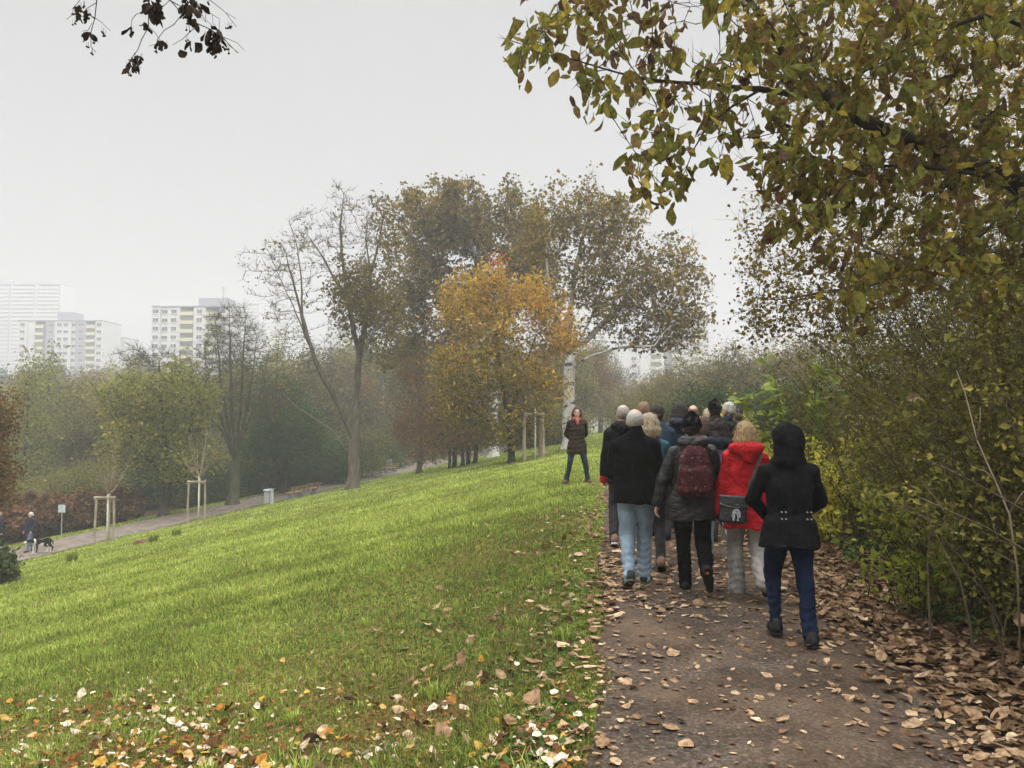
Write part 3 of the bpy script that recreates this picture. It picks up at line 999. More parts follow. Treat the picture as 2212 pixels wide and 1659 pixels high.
tree('ash_tree', 'golden leaved small tree with a red tip, left of the woman facing us', b, st, crown_points(env, d, 1700, 400), .21, .26, .15, .007, M_BARK_DK, M_L_GOLD, 401,
     leaf=[dict(per=17, sigma=.27, size=.175, tint0=.42, prob=.55, tint_sd=.11, clump_sd=.14, tintf=red_tip, ratio=.48, droop=.6)], twig=(2, .5, .008))

# --- T5: orange brown tree left of it
d = 55.0
b = base_at(907, d)
env = [(900, 800, 40, 60, 2, .8), (900, 900, 60, 60, 2.4, 1.2), (930, 960, 60, 30, 2.4, .8), (870, 930, 35, 30, 2, .5), (960, 780, 40, 80, 2, .6)]
tree('cherry_tree', 'slender tree with sparse orange brown leaves at the meadow edge beyond the farther benches', b, [np.vstack([b, pl([(908, 960), (908, 880), (900, 800)], d)])], crown_points(env, d, 520, 500), .36, .45, .21, .011, M_BARK, M_L_RUST, 501,
     leaf=[dict(per=24, sigma=.42, size=.19, tint0=.62, prob=.8, ratio=.5, droop=.6)], twig=(1, .5, .010))
# --- two clumps of several stems, under the golden tree
for k, (pxs, lab, sd_) in enumerate((((972, 982), 'pair of straight dark stems with rusty leaves, left of the three stemmed clump', 600), ((1000, 1012, 1026), 'clump of three dark stems with rusty leaves under the golden tree', 640))):
    d = 48.0 + k
    b = base_at(sum(pxs) / len(pxs), d)
    cx = sum(pxs) / len(pxs)
    st = [np.vstack([b + [(pxs[0] - cx) * d / F, 0, 0], pl([(pxs[0] - 2, 950), (pxs[0] - 6, 900)], d)])]
    env = [(cx - 10, 880, 60, 50, 2.2, 1), (cx, 940, 55, 25, 2.2, .7)]
    def more(gt, gl, pos, par, rr, fine, pxs=pxs, cx=cx, d=d, b=b):
        for q in pxs[1:]:
            a = b + [(q - cx) * d / F, .1, 0]
            gt.tube(np.vstack([a, pl([(q + 3 * (q - cx) / 10, 960), (q + 8 * (q - cx) / 10, 900), (q + 10 * (q - cx) / 10, 860)], d)]) - b, [.16, .14, .12, .06], 7)
    tree('alder_tree', lab, b, st, crown_points(env, d, 300, sd_), .36, .45, .17, .010, M_BARK_DK, M_L_RUST, sd_ + 1,
         leaf=[dict(per=30, sigma=.42, size=.18, tint0=.5, prob=.9)], twig=(1, .5, .009), extra=more)

# --- T6: yellow green tree on the left
d = 46.0
b = base_at(360, d)
st = [np.vstack([b, pl([(361, 1060), (360, 1000)], d)]), pl([(361, 1040), (310, 980), (250, 900)], d), pl([(361, 1030), (400, 950), (440, 860)], d), pl([(360, 1000), (350, 880), (345, 780)], d)]
env = [(340, 830, 90, 70, 3, 1.3), (270, 860, 60, 60, 2.4, .8), (420, 850, 55, 70, 2.4, .8), (330, 930, 110, 70, 3.2, 1.4), (400, 990, 60, 50, 2.4, .7), (280, 990, 60, 40, 2.4, .6), (330, 770, 70, 30, 2.2, .5)]
tree('maple_tree', 'yellow green spreading tree with bare twig tips, behind the staked sapling farthest left', b, st, crown_points(env, d, 1700, 700), .34, .42, .26, .010, M_BARK_DK, M_L_YG, 701,
     leaf=[dict(per=22, sigma=.32, size=.19, tint0=.58, where=lambda p: p[:, 2] < 8.6 + .8 * np.sin(p[:, 0] * 2.1), prob=.72, clump_sd=.15)], twig=(4, .7, .012, .35))
# --- T7: bare upright hornbeam-like tree
d = 50.0
b = base_at(507, d)
st = [np.vstack([b, pl([(507, 1030), (509, 980)], d)])]
for k, (ex, ey, dd) in enumerate(((440, 760, -1), (465, 690, 1), (495, 660, -1), (530, 665, .6), (555, 720, -.5), (575, 800, 1), (420, 850, .5))):
    st.append(pl([(508, 1000), ((508 * 2 + ex) / 3, 930, dd * .5), (.25 * 508 + .75 * ex, (930 + ey) / 2, dd), (ex, ey, dd * 1.6)], d))
env = [(500, 740, 62, 75, 2.6, 1.2), (450, 800, 40, 75, 2.4, .8), (550, 800, 45, 80, 2.4, .8), (500, 870, 75, 60, 2.4, .7), (575, 870, 30, 60, 2, .3), (425, 900, 30, 50, 2, .3)]
tree('hornbeam_tree', 'bare upright tree with dense steep branches, left of the round dark green tree', b, st, crown_points(env, d, 2500, 800), .32, .36, .36, .012, M_BARK_MOSS, M_L_BROWN, 801,
     leaf=[dict(per=1, sigma=.2, size=.15, tint0=.4, prob=.22)], twig=(5, .8, .011, .55), up=.12)
# --- T8: dark green rounded tree
d = 56.0
b = base_at(618, d)
env = [(610, 920, 75, 65, 3, 1.3), (650, 960, 55, 40, 2.6, .7), (570, 960, 45, 35, 2.4, .5), (600, 860, 60, 40, 2.4, .6)]
tree('linden_tree', 'rounded dark green tree behind the lower path, between the bare upright and half bare trees', b, [np.vstack([b, pl([(618, 1010), (620, 975)], d)]), pl([(619, 985), (650, 940), (680, 900)], d), pl([(619, 985), (590, 930), (570, 880)], d)], crown_points(env, d, 620, 900), .4, .48, .30, .012, M_BARK_DK, M_L_GREEN, 901,
     leaf=[dict(per=34, sigma=.45, size=.20, tint0=.46, prob=.95)], twig=(1, .5, .011))
# --- rust brown oak at the left edge
d = 24.0
b = base_at(-70, d)
env = [(-30, 930, 60, 75, 1.4, 1), (-20, 1040, 55, 60, 1.4, .9), (-90, 980, 70, 110, 1.6, 1.2)]
tree('oak_tree', 'rust brown oak crown at the left edge of the meadow', b, [np.vstack([b, pl([(-68, 1100), (-64, 1000)], d)])], crown_points(env, d, 520, 1000), .22, .28, .13, .007, M_BARK_DK, M_L_RUST, 1001,
     leaf=[dict(per=34, sigma=.2, size=.11, tint0=.40, prob=.95, clump_sd=.15)], twig=(1, .3, .006))

# --- the wood behind: a few kinds, each copied, each tree its own object
def proto_tree(name, seed, h, w, trunk, m_bark, m_leaf, per, size, tint0, prob=1., twig=(1, .8, .014), conic=False, n=420, step=.5):
    st = [[(0, 0, 0), (0, .05, trunk), (.1, 0, trunk * 1.5)]]
    if conic:
        r = rng_(seed)
        z = trunk + (h - trunk) * r.random(n) ** 1.25
        q = (1 - (z - trunk) / (h - trunk) * .93) * w * np.sqrt(r.random(n))
        a = r.random(n) * 6.283
        att = np.stack([q * np.cos(a), q * np.sin(a), z], 1)
        st = [[(0, 0, 0), (0, 0, h * .9)]]
    else:
        r = rng_(seed)
        att = np.concatenate([ell_points((r.normal(0, w * .35), r.normal(0, w * .35), trunk + (h - trunk) * f), w * q, w * q, (h - trunk) * .3, n // 4, seed + i) for i, (f, q) in enumerate(((.25, .75), (.45, .85), (.62, .75), (.78, .5)))])
    return tree(name, None, (0, 0, 0), st, att, step, step * 1.2, .22, .013, m_bark, m_leaf, seed, leaf=[dict(per=per, sigma=.45, size=size, tint0=tint0, prob=prob, clump_sd=.14)], twig=twig, max_iter=120)
woods = {
    'brown': (proto_tree('woodland_tree', 2001, 11, 4.0, 2.4, M_BARK_DK, M_L_BROWN, 34, .25, .55, .9), 'brown green woodland tree in the wood beyond the lower path'),
    'yellow': (proto_tree('larch_tree', 2002, 13, 3.4, 2.0, M_BARK_DK, M_L_YG, 30, .22, .50, .9, conic=True), 'thin yellow green conical tree in the wood beyond the lower path'),
    'grey': (proto_tree('bare_tree', 2003, 12, 3.8, 2.6, M_BARK, M_L_GREY, 6, .2, .5, .5, twig=(7, 1.0, .015, .4)), 'bare grey tree with fine twigs in the wood beyond the lower path'),
    'rust': (proto_tree('beech_tree', 2004, 11, 3.8, 2.2, M_BARK_DK, M_L_RUST, 32, .23, .46, .9), 'rust coloured tree in the wood beyond the lower path'),
    'pine': (proto_tree('pine_tree', 2005, 14, 3.6, 5.0, M_BARK_DK, M_L_GREEN, 34, .32, .3, 1.), 'dark green pine in the hazy wood before the apartment blocks'),
    'shrub': (proto_tree('woodland_shrub', 2006, 3.6, 2.4, .3, M_BARK_DK, M_L_BROWN, 44, .16, .52, 1., n=300, step=.3), 'dull brown green shrub along the edge of the wood'),
    'green': (proto_tree('woodland_bush', 2007, 3.2, 2.4, .3, M_BARK_DK, M_L_GREEN, 44, .17, .42, 1., n=300, step=.3), 'dark green bush along the edge of the wood'),
    'thicket': (proto_tree('thorn_bush', 2008, 4.6, 3.0, .4, M_BARK, M_L_BROWN, 16, .13, .62, .8, twig=(6, .7, .012, .5), n=380, step=.34), 'greyish twiggy thorn bush in the scrub behind the walkers'),
}
GROUPS = {'brown': 'brown green trees of the wood', 'yellow': 'conical trees of the wood', 'grey': 'bare trees of the wood', 'rust': 'rust coloured trees of the wood', 'pine': 'dark pines of the hazy wood', 'shrub': 'brown shrubs along the wood', 'green': 'green bushes along the wood', 'thicket': 'thorn bushes of the scrub'}
used = set()
def plant(kind, x, y, s=1., rz=0., label=None, group=None, sz=None):
    o, lab = woods[kind]
    if kind in used:
        o = copy_tree(o)
    used.add(kind)
    o.location = (x, y, G(x, y) - .1)
    o.scale = (s, s, (sz or 1.) * s)
    o.rotation_euler = (0, 0, rz)
    tag(o, label or lab, {'shrub': 'shrub', 'green': 'bush', 'thicket': 'bush'}.get(kind, 'tree'), group or GROUPS[kind])
    return o
def plant_px(kind, px, d, s=1., rz=0., **k):
    return plant(kind, (px - 1106) / F * d, d, s, rz, **k)
r = rng_(77)
# the fringe of the wood along the lower path
for px, d, kind, s in ((30, 46, 'shrub', .8), (110, 50, 'shrub', .9), (200, 50, 'shrub', 1.0), (280, 53, 'green', .9), (330, 56, 'shrub', 1.), (430, 55, 'green', 1.05), (470, 58, 'shrub', .9), (560, 60, 'shrub', 1.0), (590, 58, 'green', .8), (680, 62, 'green', 1.15), (720, 62, 'green', 1.1), (745, 66, 'shrub', 1.2), (800, 74, 'green', 1.2), (850, 82, 'green', 1.3), (880, 86, 'shrub', 1.4), (930, 92, 'shrub', 1.4), (980, 100, 'green', 1.4), (1030, 106, 'shrub', 1.6), (1090, 112, 'green', 1.5), (1140, 70, 'shrub', 1.1), (1170, 62, 'shrub', 1.1), (1200, 58, 'shrub', .9)):
    plant_px(kind, px, d, s * r.uniform(.9, 1.1), r.random() * 6.28)
for px, d, kind, s in ((60, 60, 'yellow', 1.05), (105, 66, 'yellow', 1.15), (150, 62, 'brown', .85), (20, 72, 'brown', .9), (210, 68, 'brown', .95), (250, 62, 'brown', .8), (190, 85, 'yellow', 1.0), (455, 66, 'brown', .95), (400, 72, 'grey', 1.0), (560, 72, 'brown', 1.0), (600, 80, 'yellow', 1.3), (660, 74, 'brown', 1.0), (700, 72, 'grey', 1.0), (640, 90, 'brown', 1.2), (740, 80, 'rust', 1.0), (800, 84, 'brown', 1.05), (860, 88, 'brown', 1.2), (900, 95, 'rust', 1.2), (960, 98, 'brown', 1.3), (1030, 110, 'brown', 1.4), (830, 100, 'grey', 1.3), (780, 95, 'brown', 1.3), (1100, 95, 'brown', 1.1), (1180, 80, 'rust', .9), (1140, 100, 'brown', 1.2), (545, 88, 'brown', 1.15), (320, 80, 'brown', 1.0), (270, 92, 'brown', 1.0), (480, 84, 'brown', 1.15), (725, 100, 'brown', 1.2)):
    plant_px(kind, px, d, s * r.uniform(.92, 1.08), r.random() * 6.28)
# hazy trees farther back on the left, before the apartment blocks
for px, d, kind, s in ((10, 165, 'pine', 1.15), (45, 158, 'pine', 1.1), (85, 160, 'pine', 1.2), (125, 165, 'pine', 1.2), (25, 140, 'brown', 1.2), (60, 135, 'yellow', 1.15), (110, 130, 'brown', 1.2), (165, 150, 'rust', 1.35), (200, 145, 'brown', 1.3), (240, 165, 'yellow', 1.55), (270, 175, 'brown', 1.6), (290, 185, 'pine', 1.5), (175, 110, 'rust', 1.15), (220, 120, 'brown', 1.2), (140, 115, 'grey', 1.2), (90, 100, 'brown', 1.1), (330, 190, 'brown', 1.6), (380, 170, 'brown', 1.35), (430, 165, 'grey', 1.3), (480, 150, 'brown', 1.3), (530, 150, 'grey', 1.35), (620, 140, 'brown', 1.35), (690, 150, 'grey', 1.3), (740, 160, 'brown', 1.3), (30, 108, 'brown', 1.1)):
    plant_px(kind, px, d, s * r.uniform(.94, 1.06), r.random() * 6.28)
# trees and scrub at the far end of the tarmac path
for px, d, kind, s in ((1262, 78, 'brown', .85), (1295, 88, 'rust', .85), (1330, 105, 'grey', .95), (1255, 100, 'brown', 1.1), (1300, 120, 'brown', .9), (1360, 130, 'grey', .9), (1330, 80, 'thicket', 1.1), (1370, 95, 'thicket', 1.3), (1420, 110, 'grey', .75)):
    plant_px(kind, px, d, s, r.random() * 6.28, **({'label': 'hazy tree at the far end of the tarmac path', 'group': 'trees at the end of the tarmac path'} if kind != 'thicket' else {}))
for px, d, kind, s in ((1385, 62, 'thicket', .95), (1430, 58, 'thicket', 1.0), (1480, 54, 'thicket', 1.05), (1530, 52, 'thicket', 1.1), (1585, 50, 'thicket', 1.1), (1640, 48, 'thicket', 1.15), (1690, 46, 'thicket', 1.1), (1740, 44, 'thicket', 1.1), (1390, 48, 'shrub', .8), (1800, 42, 'thicket', 1.2)):
    plant_px(kind, px, d, s, r.random() * 6.28)
for px, d, s in ((1420, 34, .52), (1480, 32, .58), (1545, 31, .66), (1600, 30, .68), (1655, 30, .62), (1710, 27, .62)):
    plant_px('green', px, d, s, r.random() * 6.28, label='dark green bush behind the heads of the walking group', group='green bushes behind the walkers')
# ------------------------------------------------------------------ the thicket right of the path
M_L_HEDGE = foliage('thicket_leaves', [(0, (.05, .042, .015)), (.3, (.11, .105, .030)), (.6, (.20, .185, .044)), (.85, (.33, .29, .065)), (1, (.48, .37, .10))], trans=.45)
M_STEM = bark('thin_stem', (.05, .038, .024), (.13, .10, .065), scale=3)
M_STEM_PALE = bark('pale_stem', (.17, .13, .085), (.29, .23, .165), scale=3)

def thicket(x, y, h, w, n_st, lf, seed, lean=-.5, tint=.42, lsize=.036, mat=None, label='', group='thicket shrubs along the path'):
    """many arching shoots from one root patch, with side twigs and small leaves"""
    r = rng_(seed)
    z0 = G(x, y)
    gs, gl = Geo(), Geo()
    ptsL = []
    for i in range(n_st):
        a0 = r.random() * 6.283
        q0 = np.array([.35 * w * r.normal() * .6, .45 * w * r.normal() * .6, -.05])
        hh = h * r.uniform(.45, 1.08)
        out = np.array([r.normal(lean * .55, .42) * w * .7, r.normal(0, .5) * w * .8, 0])
        t = np.linspace(0, 1, 9)[:, None]
        c = q0 + out * (t ** 1.7) + np.array([0, 0, 1.]) * hh * (t * (1.18 - .18 * t * (1 + .6 * r.random())))
        c += np.cumsum(r.normal(0, .012, (9, 3)), 0)
        gs.tube(c, np.linspace(.0075, .0022, 9) * r.uniform(.7, 1.5), 4, cap=False)
        ptsL.append(c)
        # side twigs
        ns = 9
        ti = r.uniform(.12, 1, ns)
        a = np.stack([np.interp(ti, t[:, 0], c[:, k]) for k in range(3)], 1)
        dr = r.normal(size=(ns, 3)) * .6 + nrm(out + [0, 0, .3]) * .5 + [0, 0, .35]
        bb = a + nrm(dr) * r.uniform(.12, .5, (ns, 1)) * min(h / 2.4, 1.2)
        gs.twigs(a, bb, .0028)
        ptsL.append(np.concatenate([a + (bb - a) * f for f in (.35, .7, 1.0)]))
    pts = np.concatenate(ptsL)
    pts = pts[pts[:, 2] > .05]
    lf = int(lf * 1.5)
    idx = r.integers(0, len(pts), lf)
    p = pts[idx] + r.normal(0, .045, (lf, 3))
    p[:, 2] = np.maximum(p[:, 2], .03)
    cl = wob(p, seed + 1, 3.0) * .14
    ax = r.normal(size=(lf, 3)) + np.array([-.2, -.1, -.1])
    nr = r.normal(size=(lf, 3)) * .7 + np.array([-.25, -.15, .6])
    gl.leaves(p, ax, nr, np.clip(r.lognormal(math.log(lsize), .35, lf), .012, .11), .62, np.clip(tint + cl + r.normal(0, .16, lf), 0, 1), .15)
    root = empty('thicket_shrub', (x, y, z0))
    gs.obj('stems', M_STEM, root)
    gl.obj('foliage', mat or M_L_HEDGE, root)
    tag(root, label, 'shrub', group)
    return root
TH = 'dense twiggy shrub of arching shoots and small leaves in the thicket right of the path'
for k, (x, y, h, w, ns, lf) in enumerate(((3.75, 3.55, 2.1, 1.4, 80, 6500), (3.85, 4.7, 2.2, 1.5, 95, 8500), (4.1, 5.9, 2.5, 1.6, 95, 8500), (4.45, 7.1, 2.6, 1.7, 95, 8500), (4.7, 8.5, 2.5, 1.7, 90, 7500), (5.0, 10.0, 2.3, 1.8, 85, 6500), (5.4, 11.8, 2.1, 1.8, 70, 5500), (4.9, 5.0, 3.4, 1.7, 80, 8500), (5.4, 6.6, 3.7, 1.8, 80, 9000), (5.8, 8.4, 3.8, 1.9, 80, 8500), (6.3, 10.6, 3.5, 2.0, 75, 7500), (6.3, 5.6, 4.2, 2.0, 70, 8000), (7.2, 8.0, 4.2, 2.2, 70, 8000), (4.9, 3.6, 3.2, 1.7, 70, 7000), (6.6, 9.6, 4.8, 2.2, 70, 8500), (7.6, 11.8, 5.2, 2.4, 70, 8500), (8.6, 9.6, 5.4, 2.4, 60, 8000), (6.4, 12.9, 3.6, 2.0, 60, 7000), (7.4, 15.0, 3.8, 2.2, 60, 7000), (8.0, 7.4, 5.2, 2.4, 60, 7500))):
    thicket(x, y, h, w, ns, lf, 3000 + 13 * k, label=TH, tint=.40 + .03 * math.sin(k * 2.1))
M_L_LIME = foliage('lime_leaves', [(0, (.09, .11, .02)), (.4, (.20, .24, .04)), (.75, (.36, .38, .06)), (1, (.52, .50, .08))], trans=.5)
M_L_YELLOW = foliage('bright_yellow_leaves', [(0, (.34, .30, .03)), (.5, (.66, .60, .07)), (1, (.85, .80, .16))], trans=.5)
for k, (x, y, h, w, lf, lab) in enumerate(((4.35, 8.2, 1.5, 1.1, 1300, 'lime green shrub standing highest at the thicket edge beside the hooded walker'), (3.62, 6.6, 1.15, 1.0, 900, 'low lime green shoots at the thicket foot, nearest the hooded walker'))):
    t_ = thicket(x, y, h, w, 26, lf, 3300 + k, label=lab, tint=.5, lsize=.06, mat=M_L_LIME, group='lime green shrubs in the thicket')
t_ = thicket(4.0, 10.0, 1.5, .85, 28, 2600, 3350, label='bright yellow bush glowing behind the hooded walker', tint=.55, lsize=.055, mat=M_L_YELLOW, group=None)
t_.name = 'yellow_bush'
t_ = thicket(5.3, 17.5, 1.75, .8, 20, 900, 3360, label='yellow bush farther off, behind the man with white hair', tint=.6, lsize=.06, mat=M_L_YELLOW, group=None)
t_.name = 'yellow_bush'
# a long pale dead shoot leaning across the thicket
g = Geo()
c = np.array([P(2066, 800, 4.9), P(2085, 850, 4.85), P(2110, 950, 4.75), P(2150, 1040, 4.7), P(2180, 1110, 4.65), P(2198, 1230, 4.6), P(2205, 1430, 4.6)])
g.tube(c, [.002, .003, .004, .005, .006, .0065, .007], 6)
for a, b_ in ((3, P(2100, 1010, 4.7)), (2, P(2118, 880, 4.7)), (4, P(2212, 1060, 4.6))):
    g.tube([c[a], (c[a] + b_) / 2 + [.01, 0, .02], b_], [.005, .004, .002], 5)
tag(g.obj('dead_shoot', M_STEM_PALE, smooth=True), 'long pale bare shoot leaning up through the thicket', 'branch')
# arching grey canes low in the thicket
for k in range(9):
    r = rng_(3400 + k)
    g = Geo()
    y = r.uniform(3.9, 7.5)
    x = path_edge(y) + PW + r.uniform(.5, 1.0)
    t = np.linspace(0, 1, 10)[:, None]
    end = np.array([r.uniform(-.55, -.1), r.normal(0, .6), 0])
    c = np.array([x, y, G(x, y) - .02]) + end * t ** 1.4 + np.array([0, 0, 1.]) * (r.uniform(.7, 1.5) * t * (1.55 - t)) + np.cumsum(r.normal(0, .01, (10, 3)), 0)
    g.tube(c, np.linspace(.006, .002, 10), 5)
    g.twigs(c[3:9], c[3:9] + r.normal(0, .13, (6, 3)), .003)
    tag(g.obj('bramble_cane', M_STEM_PALE), 'thin pale cane arching out of the foot of the thicket', 'branch', 'pale canes arching from the thicket')
# dead leaves caught in the twigs
r = rng_(3500)
for k in range(46):
    g = Geo()
    px, py = r.uniform(1900, 2210), r.uniform(700, 1330)
    q = P(px, py, r.uniform(4.1, 5.3) if px > 2050 else r.uniform(5.6, 6.8))
    if q[0] < path_edge(q[1]) + PW + .25 or q[2] < G(q[0], q[1]) + .25:
        continue
    g.big_leaves(np.zeros((1, 3)), r.normal(size=(1, 3)) - [0, 0, .8], r.normal(size=(1, 3)) - [0, 1., 0], r.uniform(.08, .15), .55, r.uniform(.3, .8), .4, .3, rg=r)
    tag(g.obj('caught_leaf', M_DEAD, loc=q), 'large dry brown leaf caught in the twigs of the thicket', 'leaf', 'dry leaves caught in the thicket')

# sapling with large bright green leaves
def sapling(name, label, base, h, spread, nl, size, seed, mat):
    r = rng_(seed)
    gs, gl = Geo(), Geo()
    pts = []
    for i in range(7):
        t = np.linspace(0, 1, 8)[:, None]
        o_ = np.array([r.normal(0, spread), r.normal(0, spread), 0])
        c = o_ * t ** 1.3 + np.array([0, 0, h * r.uniform(.75, 1.05)]) * t + np.cumsum(r.normal(0, .012, (8, 3)), 0)
        gs.tube(c, np.linspace(.012, .004, 8), 5)
        pts.append(c[2:])
    pts = np.concatenate(pts)
    p = pts[r.integers(0, len(pts), nl)] + r.normal(0, .05, (nl, 3))
    out_ = p * np.array([1, 1, 0]) + r.normal(0, .3, (nl, 3))
    gl.big_leaves(p, out_ + [0, 0, .1], r.normal(0, .4, (nl, 3)) + [0, -.2, 1], size * r.uniform(.6, 1.2, nl), .5, np.clip(r.normal(.5, .2, nl), 0, 1), .3, -.25, rg=r)
    root = empty(name, base)
    gs.obj('stems', M_STEM, root)
    gl.obj('foliage', mat, root)
    return tag(root, label, 'shrub')
M_L_FRESH = foliage('fresh_leaves', [(0, (.11, .15, .025)), (.5, (.22, .30, .045)), (1, (.40, .44, .08))], trans=.5, gloss=.03)
sapling('green_sapling', 'large leaved bright green sapling behind the hooded walker and the red jacket', (4.08, 10.9, G(4.08, 10.9) - .02), 2.3, .36, 330, .21, 3600, M_L_FRESH)

# dark leaved shrub at the lower left edge
def loose_shrub(name, label, base, r0, h, nl, size, seed, mat, tint=.4):
    r = rng_(seed)
    att = ell_points((0, 0, h * .5), r0, r0, h * .55, 260, seed)
    att = att[att[:, 2] > .05]
    return tree(name, label, base, [[(0, 0, -.05), (0, 0, h * .3)]], np.asarray(base) + att, .13, .15, .02, .003, M_STEM, mat, seed, leaf=[dict(per=nl, sigma=.08, size=size, tint0=tint, prob=1., ratio=.5, big=True)], twig=(1, .15, .003), cat='shrub') if False else _ls(name, label, base, att, nl, size, seed, mat, tint, h)
def _ls(name, label, base, att, nl, size, seed, mat, tint, h):
    b = np.asarray(base, float)
    return tree(name, label, b, [b + np.array([(0, 0, -.05), (0, 0, h * .3)])], att + b, .13, .15, .02, .003, M_STEM, mat, seed, leaf=[dict(per=nl, sigma=.08, size=size, tint0=tint, prob=1., ratio=.5, big=True)], twig=(1, .15, .003), cat='shrub')
M_L_DARK = foliage('dark_glossy_leaves', [(0, (.022, .028, .012)), (.4, (.045, .058, .022)), (.7, (.10, .10, .04)), (.9, (.22, .18, .10)), (1, (.34, .30, .20))], trans=.2, gloss=.015)
q = P(-48, 1270, 20.0)
_ls('bramble_bush', 'dark green leafy bush with a few pale leaves at the left edge of the meadow', (q[0], q[1], G(q[0], q[1])), ell_points((0, 0, .68), 1.05, 1.1, .75, 420, 3700), 14, .14, 3701, M_L_DARK, .42, 1.4)
# rust coloured bushes behind the dog walker
M_L_RUSTB = foliage('copper_leaves', [(0, (.045, .038, .018)), (.35, (.09, .06, .03)), (.6, (.18, .085, .045)), (.82, (.34, .18, .09)), (1, (.60, .42, .24))], trans=.3)
for k, (px, d, h, w, lab) in enumerate(((10, 41.5, 1.9, 2.3, 'copper leaved bush at the left edge, behind the walker half out of view'), (75, 42.5, 2.2, 2.4, 'copper leaved bush right behind the dog walker'), (165, 44.5, 2.2, 2.4, 'copper leaved bush beside the post with two small panels'), (235, 46.5, 2.2, 2.2, 'copper leaved bush behind the staked sapling farthest left'))):
    x = (px - 1106) / F * d
    b = np.array([x, d, G(x, d)])
    _ls('copper_bush', lab, b, ell_points((0, 0, h * .5), w, w * .7, h * .52, 300, 3800 + k), 26, .20, 3810 + k, M_L_RUSTB, .48, h)['group'] = 'copper bushes along the lower path'

# ------------------------------------------------------------------ the second tree on the right (small leaves)
M_L_SMALL = foliage('small_autumn_leaves', [(0, (.06, .04, .015)), (.3, (.13, .095, .025)), (.55, (.23, .175, .04)), (.8, (.46, .32, .06)), (1, (.62, .44, .10))], trans=.5)
def poly_points(poly, d0, d1, n, seed, dens=None):
    r = rng_(seed)
    poly = np.array(poly, float)
    lo, hi = poly.min(0), poly.max(0)
    out_ = []
    while len(out_) < n:
        q = lo + (hi - lo) * r.random((4000, 2))
        ins = np.zeros(len(q), bool)
        j = len(poly) - 1
        for i in range(len(poly)):
            a, b_ = poly[i], poly[j]
            c = ((a[1] > q[:, 1]) != (b_[1] > q[:, 1])) & (q[:, 0] < (b_[0] - a[0]) * (q[:, 1] - a[1]) / (b_[1] - a[1] + 1e-9) + a[0])
            ins ^= c
            j = i
        q = q[ins]
        if dens is not None:
            q = q[r.random(len(q)) < dens(q)]
        out_ += [P(a, b_, r.uniform(d0, d1)) for a, b_ in q]
    return np.array(out_[:n])
b = np.array([7.4, 10.8, G(7.4, 10.8) - .05])
st = [np.vstack([b, (7.3, 10.8, 1.6), P(2130, 700, 11.2)]),
      [P(2130, 700, 11.2), P(2000, 600, 11.4), P(1850, 520, 11.6), P(1720, 460, 11.8)],
      [P(2130, 700, 11.2), P(2080, 400, 11.5), P(1980, 150, 12), P(1900, -100, 12.3)],
      [P(2000, 600, 11.4), P(1880, 610, 11.0), P(1750, 640, 10.8), P(1650, 650, 10.8)],
      [P(2080, 400, 11.5), P(1900, 300, 12), P(1750, 150, 12.4), P(1640, 30, 12.8)]]
att = np.concatenate([poly_points([(1590, 420), (1680, 380), (1900, 380), (2260, 380), (2260, 790), (1900, 790), (1740, 760), (1600, 730), (1590, 600)], 9.8, 12.8, 1250, 4001),
                      poly_points([(1490, -60), (1560, 40), (1640, 120), (1700, 300), (2260, 380), (2260, -260), (1600, -260)], 11.2, 14.0, 1000, 4002)])
def yellow_top(p):
    return .20 * np.clip((p[:, 2] - 5.0) / 2.0, -1, 1) - .05
tree('hedge_maple', 'small leaved tree rising out of the thicket on the right, yellow towards its top', b, st, att, .16, .20, .16, .0035, M_BARK_DK, M_L_SMALL, 4010,
     leaf=[dict(per=8, sigma=.13, size=.060, tint0=.54, prob=.95, tintf=yellow_top, ratio=.75, tint_sd=.14, clump_sd=.1)], twig=(3, .36, .0028, .05), max_iter=160, thr=.0085)

# ------------------------------------------------------------------ the near tree with large leaves
M_L_BIG = foliage('large_walnut_leaves', [(0, (.055, .030, .018)), (.2, (.13, .075, .042)), (.38, (.20, .125, .035)), (.55, (.17, .15, .028)), (.75, (.20, .21, .045)), (.88, (.38, .30, .05)), (1, (.50, .36, .07))], trans=.5, gloss=.008, noise=26)
b = np.array([6.3, 7.2, G(6.3, 7.2) - .05])
D0 = 6.4
st = [np.vstack([b, (6.2, 7.1, 1.5), (6.0, 7.0, 3.0), P(2290, 440, 6.6), P(2212, 403, D0), P(2153, 377, D0), P(2017, 324, D0), P(1839, 251, D0), P(1776, 204, 6.5), P(1703, 131, 6.6), P(1577, 58, 6.8), P(1530, -30, 6.9)]),
      [P(1776, 204, 6.5), P(1650, 190, 6.4), P(1540, 180, 6.4), P(1431, 173, 6.4), P(1363, 167, 6.4), P(1263, 136, 6.5), P(1159, 105, 6.6), P(1090, 84, 6.7)],
      [P(1650, 190, 6.4), P(1560, 240, 6.3), P(1514, 288, 6.2), P(1504, 324, 6.2), P(1467, 403, 6.15), P(1415, 432, 6.1)],
      [(6.0, 7.0, 3.0), P(2330, 150, 6.3), P(2212, 58, 5.9), P(2142, 26, 5.8), P(2095, 37, 5.8), P(1944, 110, 5.8), P(1800, 190, 5.9)],
      [P(2153, 377, D0), P(2080, 370, 6.0), P(2022, 356, 5.8), P(1970, 361, 5.7), P(1865, 351, 5.6), P(1797, 356, 5.6)],
      [P(2212, 403, D0), P(2150, 480, 5.9), P(2060, 560, 5.7), P(1960, 600, 5.6)],
      [P(1703, 131, 6.6), P(1500, -160, 6.4), P(1350, -330, 6.2)],
      [P(2330, 150, 6.3), P(2150, -250, 5.8), P(1900, -480, 5.4)]]
